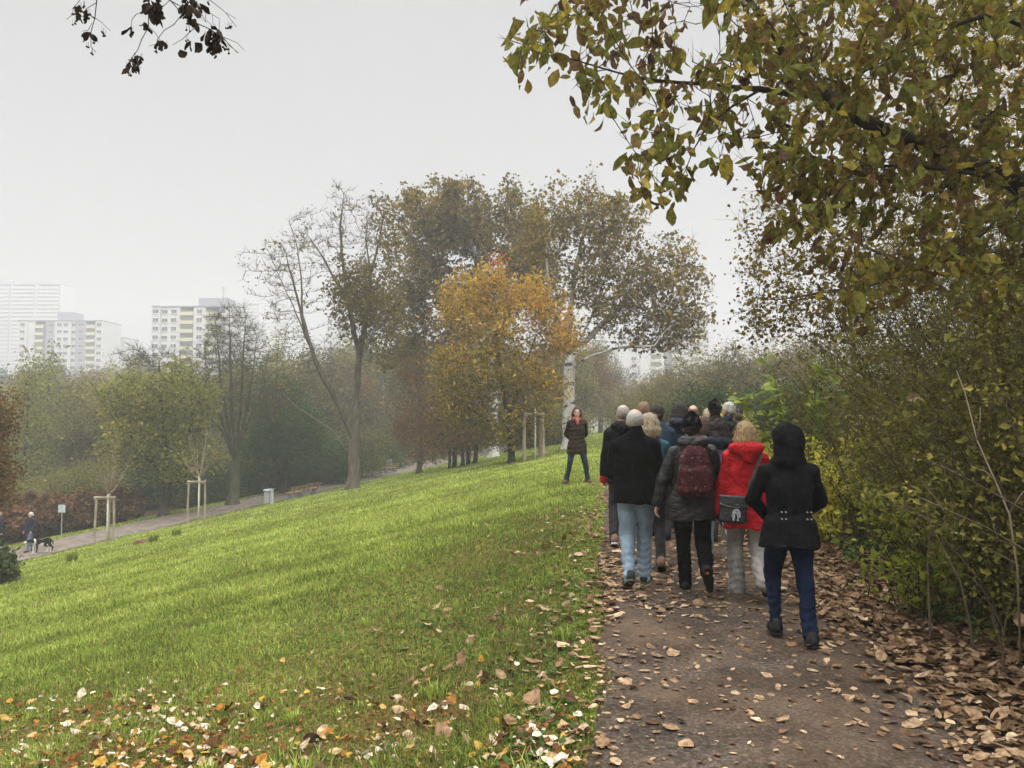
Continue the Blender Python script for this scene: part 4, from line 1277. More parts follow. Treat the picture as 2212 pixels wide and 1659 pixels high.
main = [(1090, 40), (1180, 10), (1330, -40), (2260, -40), (2260, 660), (2090, 640), (1960, 600), (1880, 700), (1800, 700), (1760, 600), (1690, 470), (1610, 385), (1540, 330), (1440, 300), (1500, 400), (1440, 480), (1395, 430), (1400, 330), (1330, 340), (1310, 270), (1220, 230), (1130, 235), (1090, 160)]
def dens(q):
    # thinner towards the free tips, full near the trunk
    return np.clip(.30 + (q[:, 0] - 1150) / 900.0, .22, 1) * np.where((q[:, 1] > 480) & (q[:, 0] > 1700), .55, 1)
att = np.concatenate([poly_points(main, 5.3, 7.0, 900, 4101, dens),
                      poly_points([(1250, -40), (2500, -40), (2500, -900), (1200, -900)], 4.6, 7.0, 330, 4102),
                      poly_points([(2260, -40), (2600, -40), (2600, 600), (2260, 600)], 5.2, 7.0, 160, 4103)])
def big_tint(p):
    return .10 * wob(p, 4105, 1.5) - .06
tree('large_leaved_tree', 'overhanging tree with large brown, olive and yellow leaves at the top right', b, st, att, .17, .19, .135, .0038, M_BARK_DK, M_L_BIG, 4110,
     leaf=[dict(per=9, sigma=.075, size=.112, tint0=.57, prob=.90, ratio=.44, droop=1.15, tint_sd=.2, clump_sd=.10, tintf=big_tint, big=True, where=lambda p: p[:, 0] > -4.4),
           dict(per=8, sigma=.07, size=.118, tint0=.60, prob=.62, ratio=.46, droop=1.15, tint_sd=.2, clump_sd=.10, tintf=big_tint, big=True, where=lambda p: p[:, 0] <= -4.4)], twig=(2, .18, .0032), max_iter=140, thr=.0095)

# ------------------------------------------------------------------ the linden twigs at the top left
def z8(zx, zy, d=4.6):
    return P(103.7 + zx * .211, zy * .211, d)
M_DARKLEAF = foliage('black_brown_leaves', [(0, (.012, .008, .006)), (.6, (.028, .018, .012)), (1, (.06, .04, .028))], trans=.1)
root = empty('linden_branch', z8(900, -900, 4.6))
tag(root, 'dark bare twigs with hanging seed clusters and dead leaves at the top left', 'branch')
base0 = np.array(root.location)
def T(pts, d=4.6, jit=.0, seed=0):
    r = rng_(seed)
    return np.array([z8(a, b_, d + r.normal(0, .05)) for a, b_ in pts]) - base0
gw = Geo()
tw = [([(500, -300), (500, 0), (480, 180), (440, 330), (440, 480), (490, 535)], 2.6), ([(480, 180), (550, 230), (640, 318)], 1.6), ([(492, 30), (390, 90), (380, 150), (310, 195)], 1.6), ([(450, 235), (410, 310), (350, 320)], 1.4), ([(440, 340), (470, 390), (520, 436)], 1.3), ([(500, -300), (330, 0), (260, 80), (250, 150), (190, 200)], 1.6),
      ([(900, -700), (1250, 0), (1140, 100), (1000, 100), (900, 150), (860, 200), (850, 290), (785, 345)], 2.2), ([(1250, 0), (1310, 70), (1370, 150), (1290, 250), (1190, 310), (1120, 400), (1110, 520)], 2.6),
      ([(1030, 100), (1030, 270), (1000, 330), (960, 400), (920, 510), (840, 620), (800, 750)], 2.6), ([(1030, 270), (1100, 340), (1160, 430), (1210, 485)], 1.6), ([(1120, 400), (1110, 450), (1035, 470)], 1.3),
      ([(1370, 150), (1480, 220), (1640, 290), (1780, 380), (1940, 540)], 3.0), ([(900, -700), (1480, 0), (1620, 110), (1750, 190), (1760, 330)], 2.0), ([(1480, 0), (1560, 120), (1620, 230), (1560, 180), (1500, 160)], 1.4), ([(900, -700), (1660, 0), (1820, 130), (1925, 190)], 2.0), ([(1820, 130), (1870, 200), (1930, 275)], 1.3),
      ([(1520, 270), (1440, 340), (1380, 400), (1275, 460)], 2.0), ([(1450, 180), (1440, 260), (1460, 330)], 1.4), ([(1640, 290), (1800, 380), (1940, 440), (2010, 518)], 1.6), ([(1780, 360), (1860, 470), (1950, 540)], 1.6), ([(1620, 110), (1610, 200), (1680, 260)], 1.3), ([(1680, 150), (1690, 240), (1760, 330)], 1.2), ([(1240, 0), (1370, 70), (1480, 120)], 2.4), ([(890, 540), (840, 640), (880, 740)], 1.4), ([(900, 560), (910, 630), (950, 700)], 1.3), ([(0, -1100), (500, -300)], 6.), ([(400, -1400), (900, -700)], 9.)]
for k, (pts, w) in enumerate(tw):
    gw.tube(T(pts, seed=5000 + k), np.linspace(w, max(w * .5, 1.0), len(pts)) * .0013, 5)
gw.obj('twig', M_BARK_DK, root)
r = rng_(5100)
gl = Geo()
for cx, cy_, sx, sy, n_ in ((1075, 40, 70, 110, 40), (1090, 130, 60, 70, 24), (1430, 60, 50, 90, 30), (1705, 430, 60, 80, 30), (1650, 310, 40, 40, 10), (310, 90, 22, 80, 14), (1750, 330, 30, 50, 8), (420, 340, 22, 40, 5), (410, 110, 16, 50, 5), (930, 560, 14, 40, 4), (850, 640, 30, 60, 8), (900, 620, 18, 60, 4), (1450, 440, 16, 50, 4), (1180, 400, 14, 40, 3), (1130, 430, 14, 30, 3), (1520, 30, 40, 30, 6), (1490, 200, 25, 30, 6), (850, 270, 12, 40, 3), (990, 240, 30, 40, 4)):
    p = np.array([z8(cx + r.normal(0, sx * .45), cy_ + r.normal(0, sy * .45), 4.6 + r.normal(0, .05)) for _ in range(n_)]) - base0
    gl.big_leaves(p, r.normal(0, .4, (n_, 3)) - [0, 0, 1], r.normal(size=(n_, 3)), np.clip(r.normal(.06, .015, n_), .03, .09), .5, r.random(n_), .5, .4, rg=r)
p = np.array([z8(1350, 505), z8(1500, 540)]) - base0
gl.big_leaves(p, np.array([[.45, 0, -.75], [.75, .0, .72]]), np.array([[.1, -1, .1], [-.1, -1, .1]]), .075, .75, .5, .25, .2, rg=r)
gl.obj('dead_leaves', M_DARKLEAF, root)
for zx, zy in ((260, 240), (390, 230), (440, 555), (410, 480), (555, 340), (575, 370), (290, 205), (340, 80), (410, 190), (435, 160), (370, 70), (850, 375), (860, 335), (1110, 530), (1160, 510), (1200, 480), (840, 775), (900, 720), (880, 660), (940, 600), (1690, 560), (1710, 585), (1860, 550), (1840, 290), (1865, 285), (1640, 40), (1420, 310), (1430, 420), (1440, 215), (1380, 190), (1800, 500), (1830, 510), (800, 700), (820, 740), (465, 440), (1780, 480)):
    gs = Geo()
    for q in range(3):
        c = z8(zx + r.normal(0, 11), zy + r.normal(0, 8), 4.6 + r.normal(0, .03)) - base0
        for dz in (-.002, .002):
            gs.tube([c + [0, 0, -.0055], c + [0, 0, -.0035], c + [0, 0, 0], c + [0, 0, .0035], c + [0, 0, .0055]], [.001, .0048, .006, .0048, .001], 6)
            break
        gs.tube([c + [0, 0, .005], c + [r.normal(0, .004), 0, .035]], [.0007, .0007], 3)
    gs.obj('seed_cluster', M_DARKLEAF, root)

# ------------------------------------------------------------------ staked young trees
M_POST = bark('weathered_wood', (.20, .165, .12), (.36, .30, .225), scale=5)
M_LIME = cloth('limewashed_stem', (.60, .57, .48), rough=.95, var=.15, bump=.4, bscale=20)
def stake_set(px, pbase, d, tops, lab_t, lab_s, h=2.1, bare=True, seed=0, posts=None, th=1.):
    x = (px - 1106) / F * d
    b = np.array([x, d, G(x, d)])
    r = rng_(seed)
    root = empty('tree_support', b)
    tag(root, lab_s, 'tree support', 'timber supports round the young trees')
    pos_ = posts or [(-.42, -.12), (.42, -.10), (-.10, .42)]
    for k, (a, c) in enumerate(pos_):
        z = G(x + a, d + c) - b[2]
        g = Geo()
        lean = r.normal(0, .02, 2)
        g.tube([(a, c, z - .1), (a + lean[0] * .5, c + lean[1] * .5, h * .5), (a * .93 + lean[0], c * .93 + lean[1], h + r.uniform(-.02, .06))], [.056 * th, .053 * th, .05 * th], 8, tint=.5)
        g.obj('post', M_POST, root, smooth=False)
    (a0, c0), (a1, c1), (a2, c2) = [(p_[0] * .93, p_[1] * .93) for p_ in pos_]
    for (p0, p1, zz) in (((a0 - .08, c0, h - .05), (a1 + .08, c1, h - .05), 0), ((a0 - .05, c0 - .03, h - .12), (a2 + .03, c2 + .06, h - .12), 0), ((a1 + .03, c1 - .03, h - .13), (a2 - .03, c2 + .05, h - .13), 0)):
        g = Geo()
        g.tube([np.array(p0) + [0, -.055, 0], np.array(p1) + [0, -.055, 0]], .046 * th, 8)
        g.obj('crossbar', M_POST, root)
    root2 = empty('young_tree', b + [.06, -.02, 0])
    tag(root2, lab_t, 'tree', 'staked young trees on the meadow')
    g = Geo()
    z = G(b[0] + .06, b[1] - .02) - b[2]
    g.tube([(0, 0, z - .1), (.01, 0, h * .5), (0, .01, h + .22)], [.042, .038, .034], 8)
    g.obj('trunk', M_LIME, root2, smooth=True)
    g = Geo()
    tops_ = []
    for k in range(10 if bare else 5):
        a = r.random() * 6.283
        t = np.linspace(0, 1, 7)[:, None]
        sp_ = r.uniform(.25, 1.0)
        hh = r.uniform(1.2, 2.6) * (1.15 - .35 * sp_)
        c = np.array([0, .01, h + r.uniform(.0, .25)]) + np.array([math.cos(a), math.sin(a), 0]) * sp_ * (t ** .75) * 1.05 + np.array([0, 0, 1]) * hh * t ** 1.25
        g.tube(c, np.linspace(.024, .007, 7), 5)
        n_ = 9
        ti = r.integers(2, 7, n_)
        g.twigs(c[ti], c[ti] + nrm(r.normal(0, .5, (n_, 3)) + [0, 0, .7]) * r.uniform(.2, .6, (n_, 1)), .009)
        tops_.append(c[3:])
    g.obj('branches', M_TWIG, root2)
    gl = Geo()
    tp = np.concatenate(tops_)
    n_ = 40 if bare else 90
    p = tp[r.integers(0, len(tp), n_)] + r.normal(0, .12, (n_, 3))
    gl.leaves(p, r.normal(size=(n_, 3)) - [0, 0, .5], r.normal(size=(n_, 3)), .08, .5, np.clip(r.normal(.6, .2, n_), 0, 1))
    gl.obj('crown', M_L_YG, root2)
    # pale tie round stem and crossbar
    g = Geo()
    g.tube([(-.02, -.06, h - .02), (.05, -.05, h + .06), (.05, .03, h + .08), (-.03, .02, h + .02)], [.018, .018, .018, .018], 6)
    g.obj('tie', M_LIME, root2)
stake_set(236, 1198, 34.0, 0, 'bare young tree with a white stem, farthest left of the staked saplings', 'three weathered posts with crossbars round the sapling nearest the dog', seed=5201)
stake_set(431, 1152, 38.7, 0, 'bare young tree with a white stem, below the bare upright tree', 'three weathered posts with crossbars round the sapling below the bare upright tree', seed=5202)
stake_set(1153, 1002, 35.5, 0, 'short young tree with a white stem between posts, left of the woman facing us', 'three leaning posts with crossbars left of the woman facing us', seed=5203, bare=False, posts=[(-.44, -.2), (.44, .05), (.30, .5)], th=1.45)
# ------------------------------------------------------------------ people: smooth-blended solids turned into one mesh
def surface_nets(Fv, org, h):
    nx, ny, nz = Fv.shape
    ins = Fv < 0
    sx = np.zeros((nx - 1, ny - 1, nz - 1, 3), np.float32)
    cnt = np.zeros((nx - 1, ny - 1, nz - 1), np.float32)
    quads = []
    idx3 = np.arange((nx - 1) * (ny - 1) * (nz - 1)).reshape(nx - 1, ny - 1, nz - 1)
    for ax in range(3):
        sl0 = [slice(None)] * 3; sl1 = [slice(None)] * 3
        sl0[ax] = slice(0, -1); sl1[ax] = slice(1, None)
        a, b = Fv[tuple(sl0)], Fv[tuple(sl1)]
        e = ins[tuple(sl0)] != ins[tuple(sl1)]
        o1, o2 = (ax + 1) % 3, (ax + 2) % 3
        I = np.argwhere(e)
        ok = (I[:, o1] > 0) & (I[:, o2] > 0) & (I[:, o1] < Fv.shape[o1] - 1) & (I[:, o2] < Fv.shape[o2] - 1)
        I = I[ok]
        if len(I) == 0:
            continue
        av = a[tuple(I.T)]; bv = b[tuple(I.T)]
        t = av / (av - bv)
        pt = I.astype(np.float32)
        pt[:, ax] += t
        cells = []
        for d1, d2 in ((0, 0), (-1, 0), (-1, -1), (0, -1)):
            J = I.copy()
            J[:, o1] += d1; J[:, o2] += d2
            for c in range(3):
                np.add.at(sx[..., c], tuple(J.T), pt[:, c])
            np.add.at(cnt, tuple(J.T), 1)
            cells.append(idx3[tuple(J.T)])
        q = np.stack(cells, 1)
        flip = av > 0
        q[flip] = q[flip][:, ::-1]
        quads.append(q)
    q = np.concatenate(quads)
    u, inv = np.unique(q, return_inverse=True)
    q = inv.reshape(-1, 4)
    v = (sx.reshape(-1, 3)[u] / cnt.reshape(-1)[u][:, None]) * h + org
    return v, q

class Solid:
    def __init__(s, voxel=.012):
        s.h = voxel
        s.pr = []
        s.cuts = []
    def cone(s, a, b, ra, rb, k=.03):
        a, b = np.array(a, float), np.array(b, float)
        lo = np.minimum(a - ra, b - rb); hi = np.maximum(a + ra, b + rb)
        ab = b - a; l2 = max(ab @ ab, 1e-9)
        def f(p):
            t = np.clip(((p - a) @ ab) / l2, 0, 1)
            return np.linalg.norm(p - a - t[..., None] * ab, axis=-1) - (ra + (rb - ra) * t)
        s.pr.append((f, lo, hi, k)); return s
    def chain(s, pts, rs, k=.03):
        for i in range(len(pts) - 1):
            s.cone(pts[i], pts[i + 1], rs[i], rs[i + 1], k)
        return s
    def ell(s, c, r, k=.03, R=None):
        c, r_ = np.array(c, float), np.array(r, float)
        m_ = r_.max()
        Rm = np.eye(3) if R is None else np.asarray(R)
        def f(p):
            q = (p - c) @ Rm
            k0 = np.linalg.norm(q / r_, axis=-1)
            k1 = np.linalg.norm(q / r_ ** 2, axis=-1)
            return k0 * (k0 - 1) / np.maximum(k1, 1e-6)
        ext = r_ if R is None else np.array([m_] * 3)
        s.pr.append((f, c - ext, c + ext, k)); return s
    def loft(s, rings, k=.03, e=2.3):
        """rings: (z, rx, ry, cx, cy)"""
        rg = np.array(sorted([tuple(q) + (0,) * (5 - len(q)) for q in rings]), float)
        z0, z1 = rg[0, 0], rg[-1, 0]
        lo = np.array([(rg[:, 3] - rg[:, 1]).min(), (rg[:, 4] - rg[:, 2]).min(), z0])
        hi = np.array([(rg[:, 3] + rg[:, 1]).max(), (rg[:, 4] + rg[:, 2]).max(), z1])
        zz = np.linspace(z0, z1, 60)
        sm = []
        for c in range(1, 5):
            v_ = np.interp(zz, rg[:, 0], rg[:, c])
            v_ = np.convolve(np.pad(v_, 3, 'edge'), np.ones(7) / 7, 'valid')
            sm.append(v_)
        def f(p):
            z = p[..., 2]
            rx, ry, cx, cy_ = [np.interp(z, zz, v_) for v_ in sm]
            qx, qy = np.abs(p[..., 0] - cx) / rx, np.abs(p[..., 1] - cy_) / ry
            d = ((qx ** e + qy ** e) ** (1 / e) - 1) * np.minimum(rx, ry)
            return np.maximum(d, np.maximum(z - z1, z0 - z))
        s.pr.append((f, lo, hi, k)); return s
    def box(s, c, half, rd=.02, k=.02, R=None):
        c, hf = np.array(c, float), np.array(half, float)
        Rm = np.eye(3) if R is None else np.asarray(R)
        def f(p):
            q = np.abs((p - c) @ Rm) - (hf - rd)
            return np.linalg.norm(np.maximum(q, 0), axis=-1) + np.minimum(q.max(-1), 0) - rd
        m_ = np.linalg.norm(hf)
        s.pr.append((f, c - m_, c + m_, k)); return s
    def cut(s, f):
        s.cuts.append(f); return s
    def mesh_data(s, disp=None):
        lo = np.min([q[1] for q in s.pr], 0) - .05
        hi = np.max([q[2] for q in s.pr], 0) + .05
        h = s.h
        n = np.ceil((hi - lo) / h).astype(int) + 1
        Fv = np.full(n, .08, np.float32)
        for f, l, u, k in s.pr:
            i0 = np.clip(((l - .045 - k - lo) / h).astype(int), 0, n - 1)
            i1 = np.clip(((u + .045 + k - lo) / h).astype(int) + 2, 1, n)
            gx, gy, gz_ = [lo[c] + h * np.arange(i0[c], i1[c]) for c in range(3)]
            p = np.stack(np.meshgrid(gx, gy, gz_, indexing='ij'), -1)
            d = f(p).astype(np.float32)
            cur = Fv[i0[0]:i1[0], i0[1]:i1[1], i0[2]:i1[2]]
            if k > 0:
                w = np.clip(.5 + .5 * (cur - d) / k, 0, 1)
                d = cur + (d - cur) * w - k * w * (1 - w)
            Fv[i0[0]:i1[0], i0[1]:i1[1], i0[2]:i1[2]] = np.minimum(cur, d)
        if disp is not None or s.cuts:
            near = np.abs(Fv) < .07
            I = np.argwhere(near)
            p = lo + I * h
            v = Fv[near]
            if disp is not None:
                v = v + disp(p)
            for c in s.cuts:
                v = np.maximum(v, c(p))
            Fv[near] = v
        return surface_nets(Fv, lo, h)
    def obj(s, name, mat, parent=None, disp=None):
        v, q = s.mesh_data(disp)
        g = Geo()
        g.add(v, q)
        return g.obj(name, mat, parent, smooth=True)

def folds(seed, amp=.006, f=(14, 14, 9)):
    fv = np.array(f, float)
    def fo(p):
        q = p * fv
        a = wob(q, seed, 1.0)
        # creases: narrow ridges running down and across, as cloth hangs
        b = 1 - 2.2 * np.abs(wob(q * np.array([1.25, 1.25, .75]) + a[:, None] * .5, seed + 1, 1.0))
        return amp * (.9 * a + .85 * np.clip(b, -.6, 1) + .35 * wob(q * 2.6, seed + 2, 1.0))
    return fo

def ik(a, c, l1, l2, hint):
    a, c, hint = np.array(a, float), np.array(c, float), np.array(hint, float)
    d = c - a
    L_ = np.linalg.norm(d)
    L2 = min(L_, (l1 + l2) * .999)
    u = d / L_
    c = a + u * L2
    x = (l1 * l1 - l2 * l2 + L2 * L2) / (2 * L2)
    hgt = math.sqrt(max(l1 * l1 - x * x, 0))
    n_ = hint - (hint @ u) * u
    n_ = n_ / max(np.linalg.norm(n_), 1e-6)
    return a + u * x + n_ * hgt, c

def hand(S, wrist, dirn, thumb, k, curl=.5):
    """palm, four separate bent fingers and a thumb leaving the side of the palm"""
    d = nrm(np.array(dirn, float)); w = np.array(thumb, float); w = nrm(w - (w @ d) * d)
    n_ = np.cross(d, w)
    wr = np.array(wrist, float)
    for o_ in (-.026, -.009, .009, .026):
        S.cone(wr + w * o_ * .6 * k, wr + (d * .085 + w * o_) * k, .014 * k, .0125 * k, .012)
    for i, (o_, ln) in enumerate(((.030, .072), (.010, .082), (-.010, .075), (-.030, .058))):
        a = wr + (d * .085 + w * o_) * k
        cu = curl * (1 + .12 * i)
        d1 = d * math.cos(cu * .6) + n_ * math.sin(cu * .6) + w * o_ * 3.2
        d2 = d * math.cos(cu * 1.6) + n_ * math.sin(cu * 1.6)
        b_ = a + nrm(d1) * ln * .52 * k
        S.cone(a, b_, .0092 * k, .0085 * k, .004)
        S.cone(b_, b_ + nrm(d2) * ln * .5 * k, .0085 * k, .007 * k, .004)
    a = wr + (d * .025 + w * .030) * k
    b_ = a + nrm(d * .6 + w * .8) * .038 * k
    S.cone(a, b_, .013 * k, .0105 * k, .008)
    S.cone(b_, b_ + nrm(d * .9 + w * .25 + n_ * .3) * .032 * k, .0102 * k, .008 * k, .004)

SKIN = cloth('skin', (.52, .30, .21), rough=.55, var=.12, scale=30, bump=.1, bscale=90, spec=.3)
SKIN_PINK = cloth('rosy_skin', (.56, .31, .23), rough=.5, var=.14, scale=26, bump=.1, bscale=90, spec=.35)
M_EYE = cloth('eye', (.03, .025, .02), rough=.2, var=.1, bump=0)
M_LIP = cloth('lips', (.38, .13, .11), rough=.5, var=.1, bump=0)
M_TEETH = cloth('teeth', (.75, .72, .66), rough=.4, var=.05, bump=0)
M_SPEC = cloth('dark_glasses_frame', (.05, .035, .03), rough=.3, var=.1, bump=0)
HAIRS = {}
def hair_mat(name, col, var=.4):
    if name not in HAIRS:
        HAIRS[name] = cloth(name, col, rough=.6, var=var, scale=34, bump=.9, bscale=60, stretch=(2.2, 2.2, .25), spec=.35)
    return HAIRS[name]

_shoe = {}
def shoe_meshes(mu, ms, kind):
    key = (mu.name, ms.name, kind)
    if key in _shoe:
        return _shoe[key]
    S = Solid(.009)                        # ankle at the origin, +y forward, sole at z = -0.085
    if kind == 'boot':
        S.cone((0, -.005, .07), (0, -.01, -.03), .052, .050, .03)
    S.cone((0, -.015, .005), (0, -.03, -.045), .043, .040, .03)
    S.cone((0, -.02, -.04), (.004, .10, -.058), .040, .036, .04)
    S.cone((.003, .09, -.058), (.006, .155, -.064), .040, .030, .03)
    S.cut(lambda p: -.078 - p[..., 2])
    v, q = S.mesh_data()
    g = Geo(); g.add(v, q)
    up_ = g.mesh('shoe', mu, True)
    S = Solid(.009)
    S.cone((0, -.032, -.078), (.003, .05, -.078), .044, .043, .03)
    S.cone((.003, .05, -.078), (.006, .155, -.076), .045, .036, .03)
    S.cut(lambda p: np.abs(p[..., 2] + .082) - .012)
    v, q = S.mesh_data()
    g = Geo(); g.add(v, q)
    _shoe[key] = (up_, g.mesh('sole', ms, True))
    return _shoe[key]

CL = {}
def C_(name, col, **k):
    if name not in CL:
        CL[name] = cloth(name, col, **k)
    return CL[name]

def head_solid(S, k, cz, yaw, tilt=0., jaw=1.):
    """head about (0, .015, cz), with nose, ears, brow and chin; returns the head's own frame"""
    R = np.array(Matrix.Rotation(yaw, 3, 'Z') @ Matrix.Rotation(tilt, 3, 'X'))
    c0 = np.array([0, .015 * k, cz])
    f = lambda x, y, z: c0 + R @ (np.array([x, y, z]) * k)
    S.ell(f(0, -.012, .028), np.array([.077, .098, .092]) * k, .02, R)
    S.ell(f(0, .03, -.045), np.array([.058 * jaw, .062, .075]) * k, .035, R)
    S.ell(f(0, .065, -.098), np.array([.026, .022, .020]) * k, .025, R)
    S.cone(f(0, .088, .005), f(0, .112, -.035), .009 * k, .014 * k, .012)
    S.cone(f(-.03, .078, .022), f(.03, .078, .022), .012 * k, .012 * k, .015)
    for s_ in (-1, 1):
        S.ell(f(s_ * .079, -.004, -.012), np.array([.010, .022, .034]) * k, .008, R)
        S.ell(f(s_ * .042, .062, -.035), np.array([.022, .022, .022]) * k, .03, R)
    return f, R

def person(x, y, H, spec, z=None):
    k = H / 1.72
    sp = dict(face=0.0, headz=0.0, voxel=.014, rz=-.125, build=1.0, arms=('front', 'front'), legs=((.16, 0, 0, 0), (-.16, 0, 0, 0)), seed=1, stoop=.0, headtilt=0.)
    sp.update(spec)
    seed, vx, bd = sp['seed'], sp['voxel'], sp['build']
    z = (zpath(y) + .02) if z is None else z
    hipz = .905 * k
    sw = .168 * k * bd
    shz = 1.385 * k
    hc = 1.612 * k + sp['headz']
    # limbs
    legs = []
    for s_, (fy, lift, pitch, dx) in zip((-1, 1), sp['legs']):
        hip = np.array([s_ * .088 * k, 0, hipz])
        ank = np.array([s_ * .088 * k + dx, fy, .088 * k + lift])
        kn, ank = ik(hip, ank, .425 * k, .415 * k, (s_ * .05 + sp.get('kneeout', 0) * s_, 1, 0))
        legs.append((hip, kn, ank, pitch, s_))
    arms = []
    ST = sp['stoop']
    for s_, a in zip((-1, 1), sp['arms']):
        sh = np.array([s_ * sw, ST * .6, shz])
        if a == 'front':   tgt, hint = (s_ * .07, .27, 1.02), (s_ * .9, -.8, -.25)
        elif a == 'wide':  tgt, hint = (s_ * .12, .25, .98), (s_ * 1.3, -.45, -.2)
        elif a == 'pocket': tgt, hint = (s_ * .20 * bd, .12, .90), (s_ * .9, -.8, 0)
        elif a == 'hang':  tgt, hint = (s_ * .285 * bd, .06, .80), (s_ * .4, -.9, 0)
        elif a == 'swingb': tgt, hint = (s_ * .29 * bd, -.17, .845), (s_ * .5, -.9, 0)
        elif a == 'swingf': tgt, hint = (s_ * .265 * bd, .20, .86), (s_ * .3, -.9, 0)
        elif a == 'behind': tgt, hint = (s_ * .06, -.17, .93), (s_ * 1.5, -.35, 0)
        else: tgt, hint = a
        el, wr = ik(sh, np.array(tgt) * k, .295 * k, .255 * k, hint)
        arms.append((sh, el, wr, s_, a))
    # body ------------------------------------------------------------
    S = Solid(vx if not sp.get('hands') else min(vx, .0085))
    S.loft([(.86 * k, .13 * k, .09 * k), (1.05 * k, .125 * k, .085 * k), (1.25 * k, .15 * k, .10 * k, 0, ST * .4), (1.38 * k, .12 * k, .07 * k, 0, ST * .6)], .05)
    S.cone((0, -.012 + ST * .6, 1.38 * k), (0, ST, 1.53 * k + sp['headz']), .060 * k, .054 * k, .05)
    f, R = head_solid(S, k, hc, sp['face'], sp['headtilt'], sp.get('jaw', 1.))
    for hip, kn, an, pi_, s_ in legs:
        S.chain([hip, kn, an], [.075 * k, .042 * k, .028 * k], .03)
        to_ = sp.get('toeout', .12) * s_
        fw = np.array([math.sin(to_) * math.cos(pi_), math.cos(to_) * math.cos(pi_), -math.sin(pi_)]); dn = np.array([0, -math.sin(pi_), -math.cos(pi_)])
        S.cone(an + dn * .03 * k, an + dn * .05 * k + fw * .09 * k, .026 * k, .020 * k, .02)
    for sh, el, wr, s_, a in arms:
        S.chain([(s_ * .05 * k, ST * .6, shz - .01), sh + [0, 0, -.02], el, wr], [.045 * k, .040 * k, .034 * k, .026 * k], .03)
        fd = nrm(wr - el)
        th = np.array([-s_ * .3, 1., .2]) if a not in ('front', 'wide') else np.array([-s_ * .4, .2, 1.])
        hand(S, wr, fd, th, k, .55)
    if ST:
        pass
    off = np.array([0, ST, 0])
    body = S.obj('person', sp.get('skin', SKIN))
    body.location = (x, y, z)
    body.rotation_euler = (0, 0, sp['rz'])
    tag(body, sp['label'], 'person', sp.get('group', 'walkers on the tarmac path'))
    # trousers --------------------------------------------------------
    tr = sp['trousers']
    wd = sp.get('legw', 1.0)
    S = Solid(vx)
    S.loft([(.80 * k, .150 * k * bd, .105 * k), (.92 * k, .165 * k * bd, .118 * k), (1.04 * k, .150 * k * bd, .105 * k)], .05)
    for hip, kn, an, pi_, s_ in legs:
        low = an + np.array([0, 0, -.012 * k]) + nrm(an - kn) * .03 * k
        S.chain([hip + [0, 0, -.02], kn, low], [.100 * k * wd, .068 * k * wd, .060 * k * wd * sp.get('flare', 1.)], .03)
    fo = folds(seed, .0095, (15, 15, 10))
    S.obj('trousers', tr, body, disp=lambda p: fo(p) + .004 * np.sin(p[..., 2] * 95 + 3 * np.sin(p[..., 0] * 21)) * np.clip((.55 - p[..., 2]) * 3, 0, 1))
    # shoes -----------------------------------------------------------
    um, sm = shoe_meshes(sp['shoe'], sp['sole'], sp.get('shoekind', 'shoe'))
    for hip, kn, an, pi_, s_ in legs:
        o = bpy.data.objects.new('shoe', um)
        COL.objects.link(o); o.parent = body
        o.matrix_local = Matrix.Translation(Vector(an)) @ Matrix.Rotation(-pi_, 4, 'X') @ Matrix.Rotation(-s_ * sp.get('toeout', .12), 4, 'Z') @ Matrix.Scale(k, 4)
        o2 = bpy.data.objects.new('sole', sm)
        COL.objects.link(o2); o2.parent = o
        if sp.get('soledot') and pi_ > .6:
            gd = Geo()
            gd.tube([(0, -.028, -.092), (0, -.028, -.0965)], [.014, .014], 12)
            gd.obj('heel_badge', sp['soledot'], o)
    # coat ------------------------------------------------------------
    co = sp['coat']
    hem = co['hem'] * k
    wz = co.get('w', 1.0) * bd
    S = Solid(vx)
    rings = [(hem, co.get('hemr', .205) * k * wz, co.get('hemd', .155) * k, 0, 0),
             (max(hem + .03, .93 * k), co.get('hipr', .19) * k * wz, .148 * k, 0, 0),
             (1.06 * k, co.get('waist', .172) * k * wz, .132 * k, 0, .005),
             (1.24 * k, .188 * k * wz, .140 * k, 0, ST * .4),
             (1.355 * k, .172 * k * wz, .118 * k, 0, ST * .6),
             (1.43 * k, .118 * k * wz, .090 * k, 0, ST * .75),
             (1.49 * k, .082 * k, .078 * k, 0, ST * .9)]
    S.loft(rings, .05)
    fat = co.get('sleeve', 1.0)
    for sh, el, wr, s_, a in arms:
        w2 = el + (wr - el) * .95
        S.chain([np.array([s_ * .055 * k, ST * .6, shz + .040 * k]), sh + [0, 0, -.012 * k]], [.060 * k, .064 * k * fat], .05)
        S.chain([sh + [0, 0, -.012 * k], el, w2], [.066 * k * fat, .062 * k * fat, .050 * k * fat], .016)
    if co.get('collar'):
        S.cone((0, -.012 + ST * .8, 1.47 * k), (0, .0 + ST, 1.515 * k), .082 * k, .076 * k, .02)
    if co.get('hood_down'):
        hr = co['hood_down']
        HS = Solid(vx)
        HS.ell((0, -.115 + ST * .8, 1.475 * k), (.128 * k * hr, .062 * k, .068 * k), .04)
        HS.ell((-.085 * k * hr, -.045 + ST * .8, 1.475 * k), (.062 * k, .088 * k, .055 * k), .05)
        HS.ell((.085 * k * hr, -.045 + ST * .8, 1.475 * k), (.062 * k, .088 * k, .055 * k), .05)
        HS.cone((0, -.125 + ST * .8, 1.44 * k), (0, -.135 + ST * .8, 1.385 * k), .07 * k * hr, .045 * k * hr, .05)
        HS.cut(lambda p: -(np.linalg.norm((p - np.array([0, -.02 + ST, 1.545 * k])) / np.array([.095 * k * hr, .10 * k, .085 * k]), axis=-1) - 1) * .07)
    fo = folds(seed + 5, 1.5 * co.get('fold', .008), co.get('ff', (11, 11, 7)))
    pf = co.get('puff')
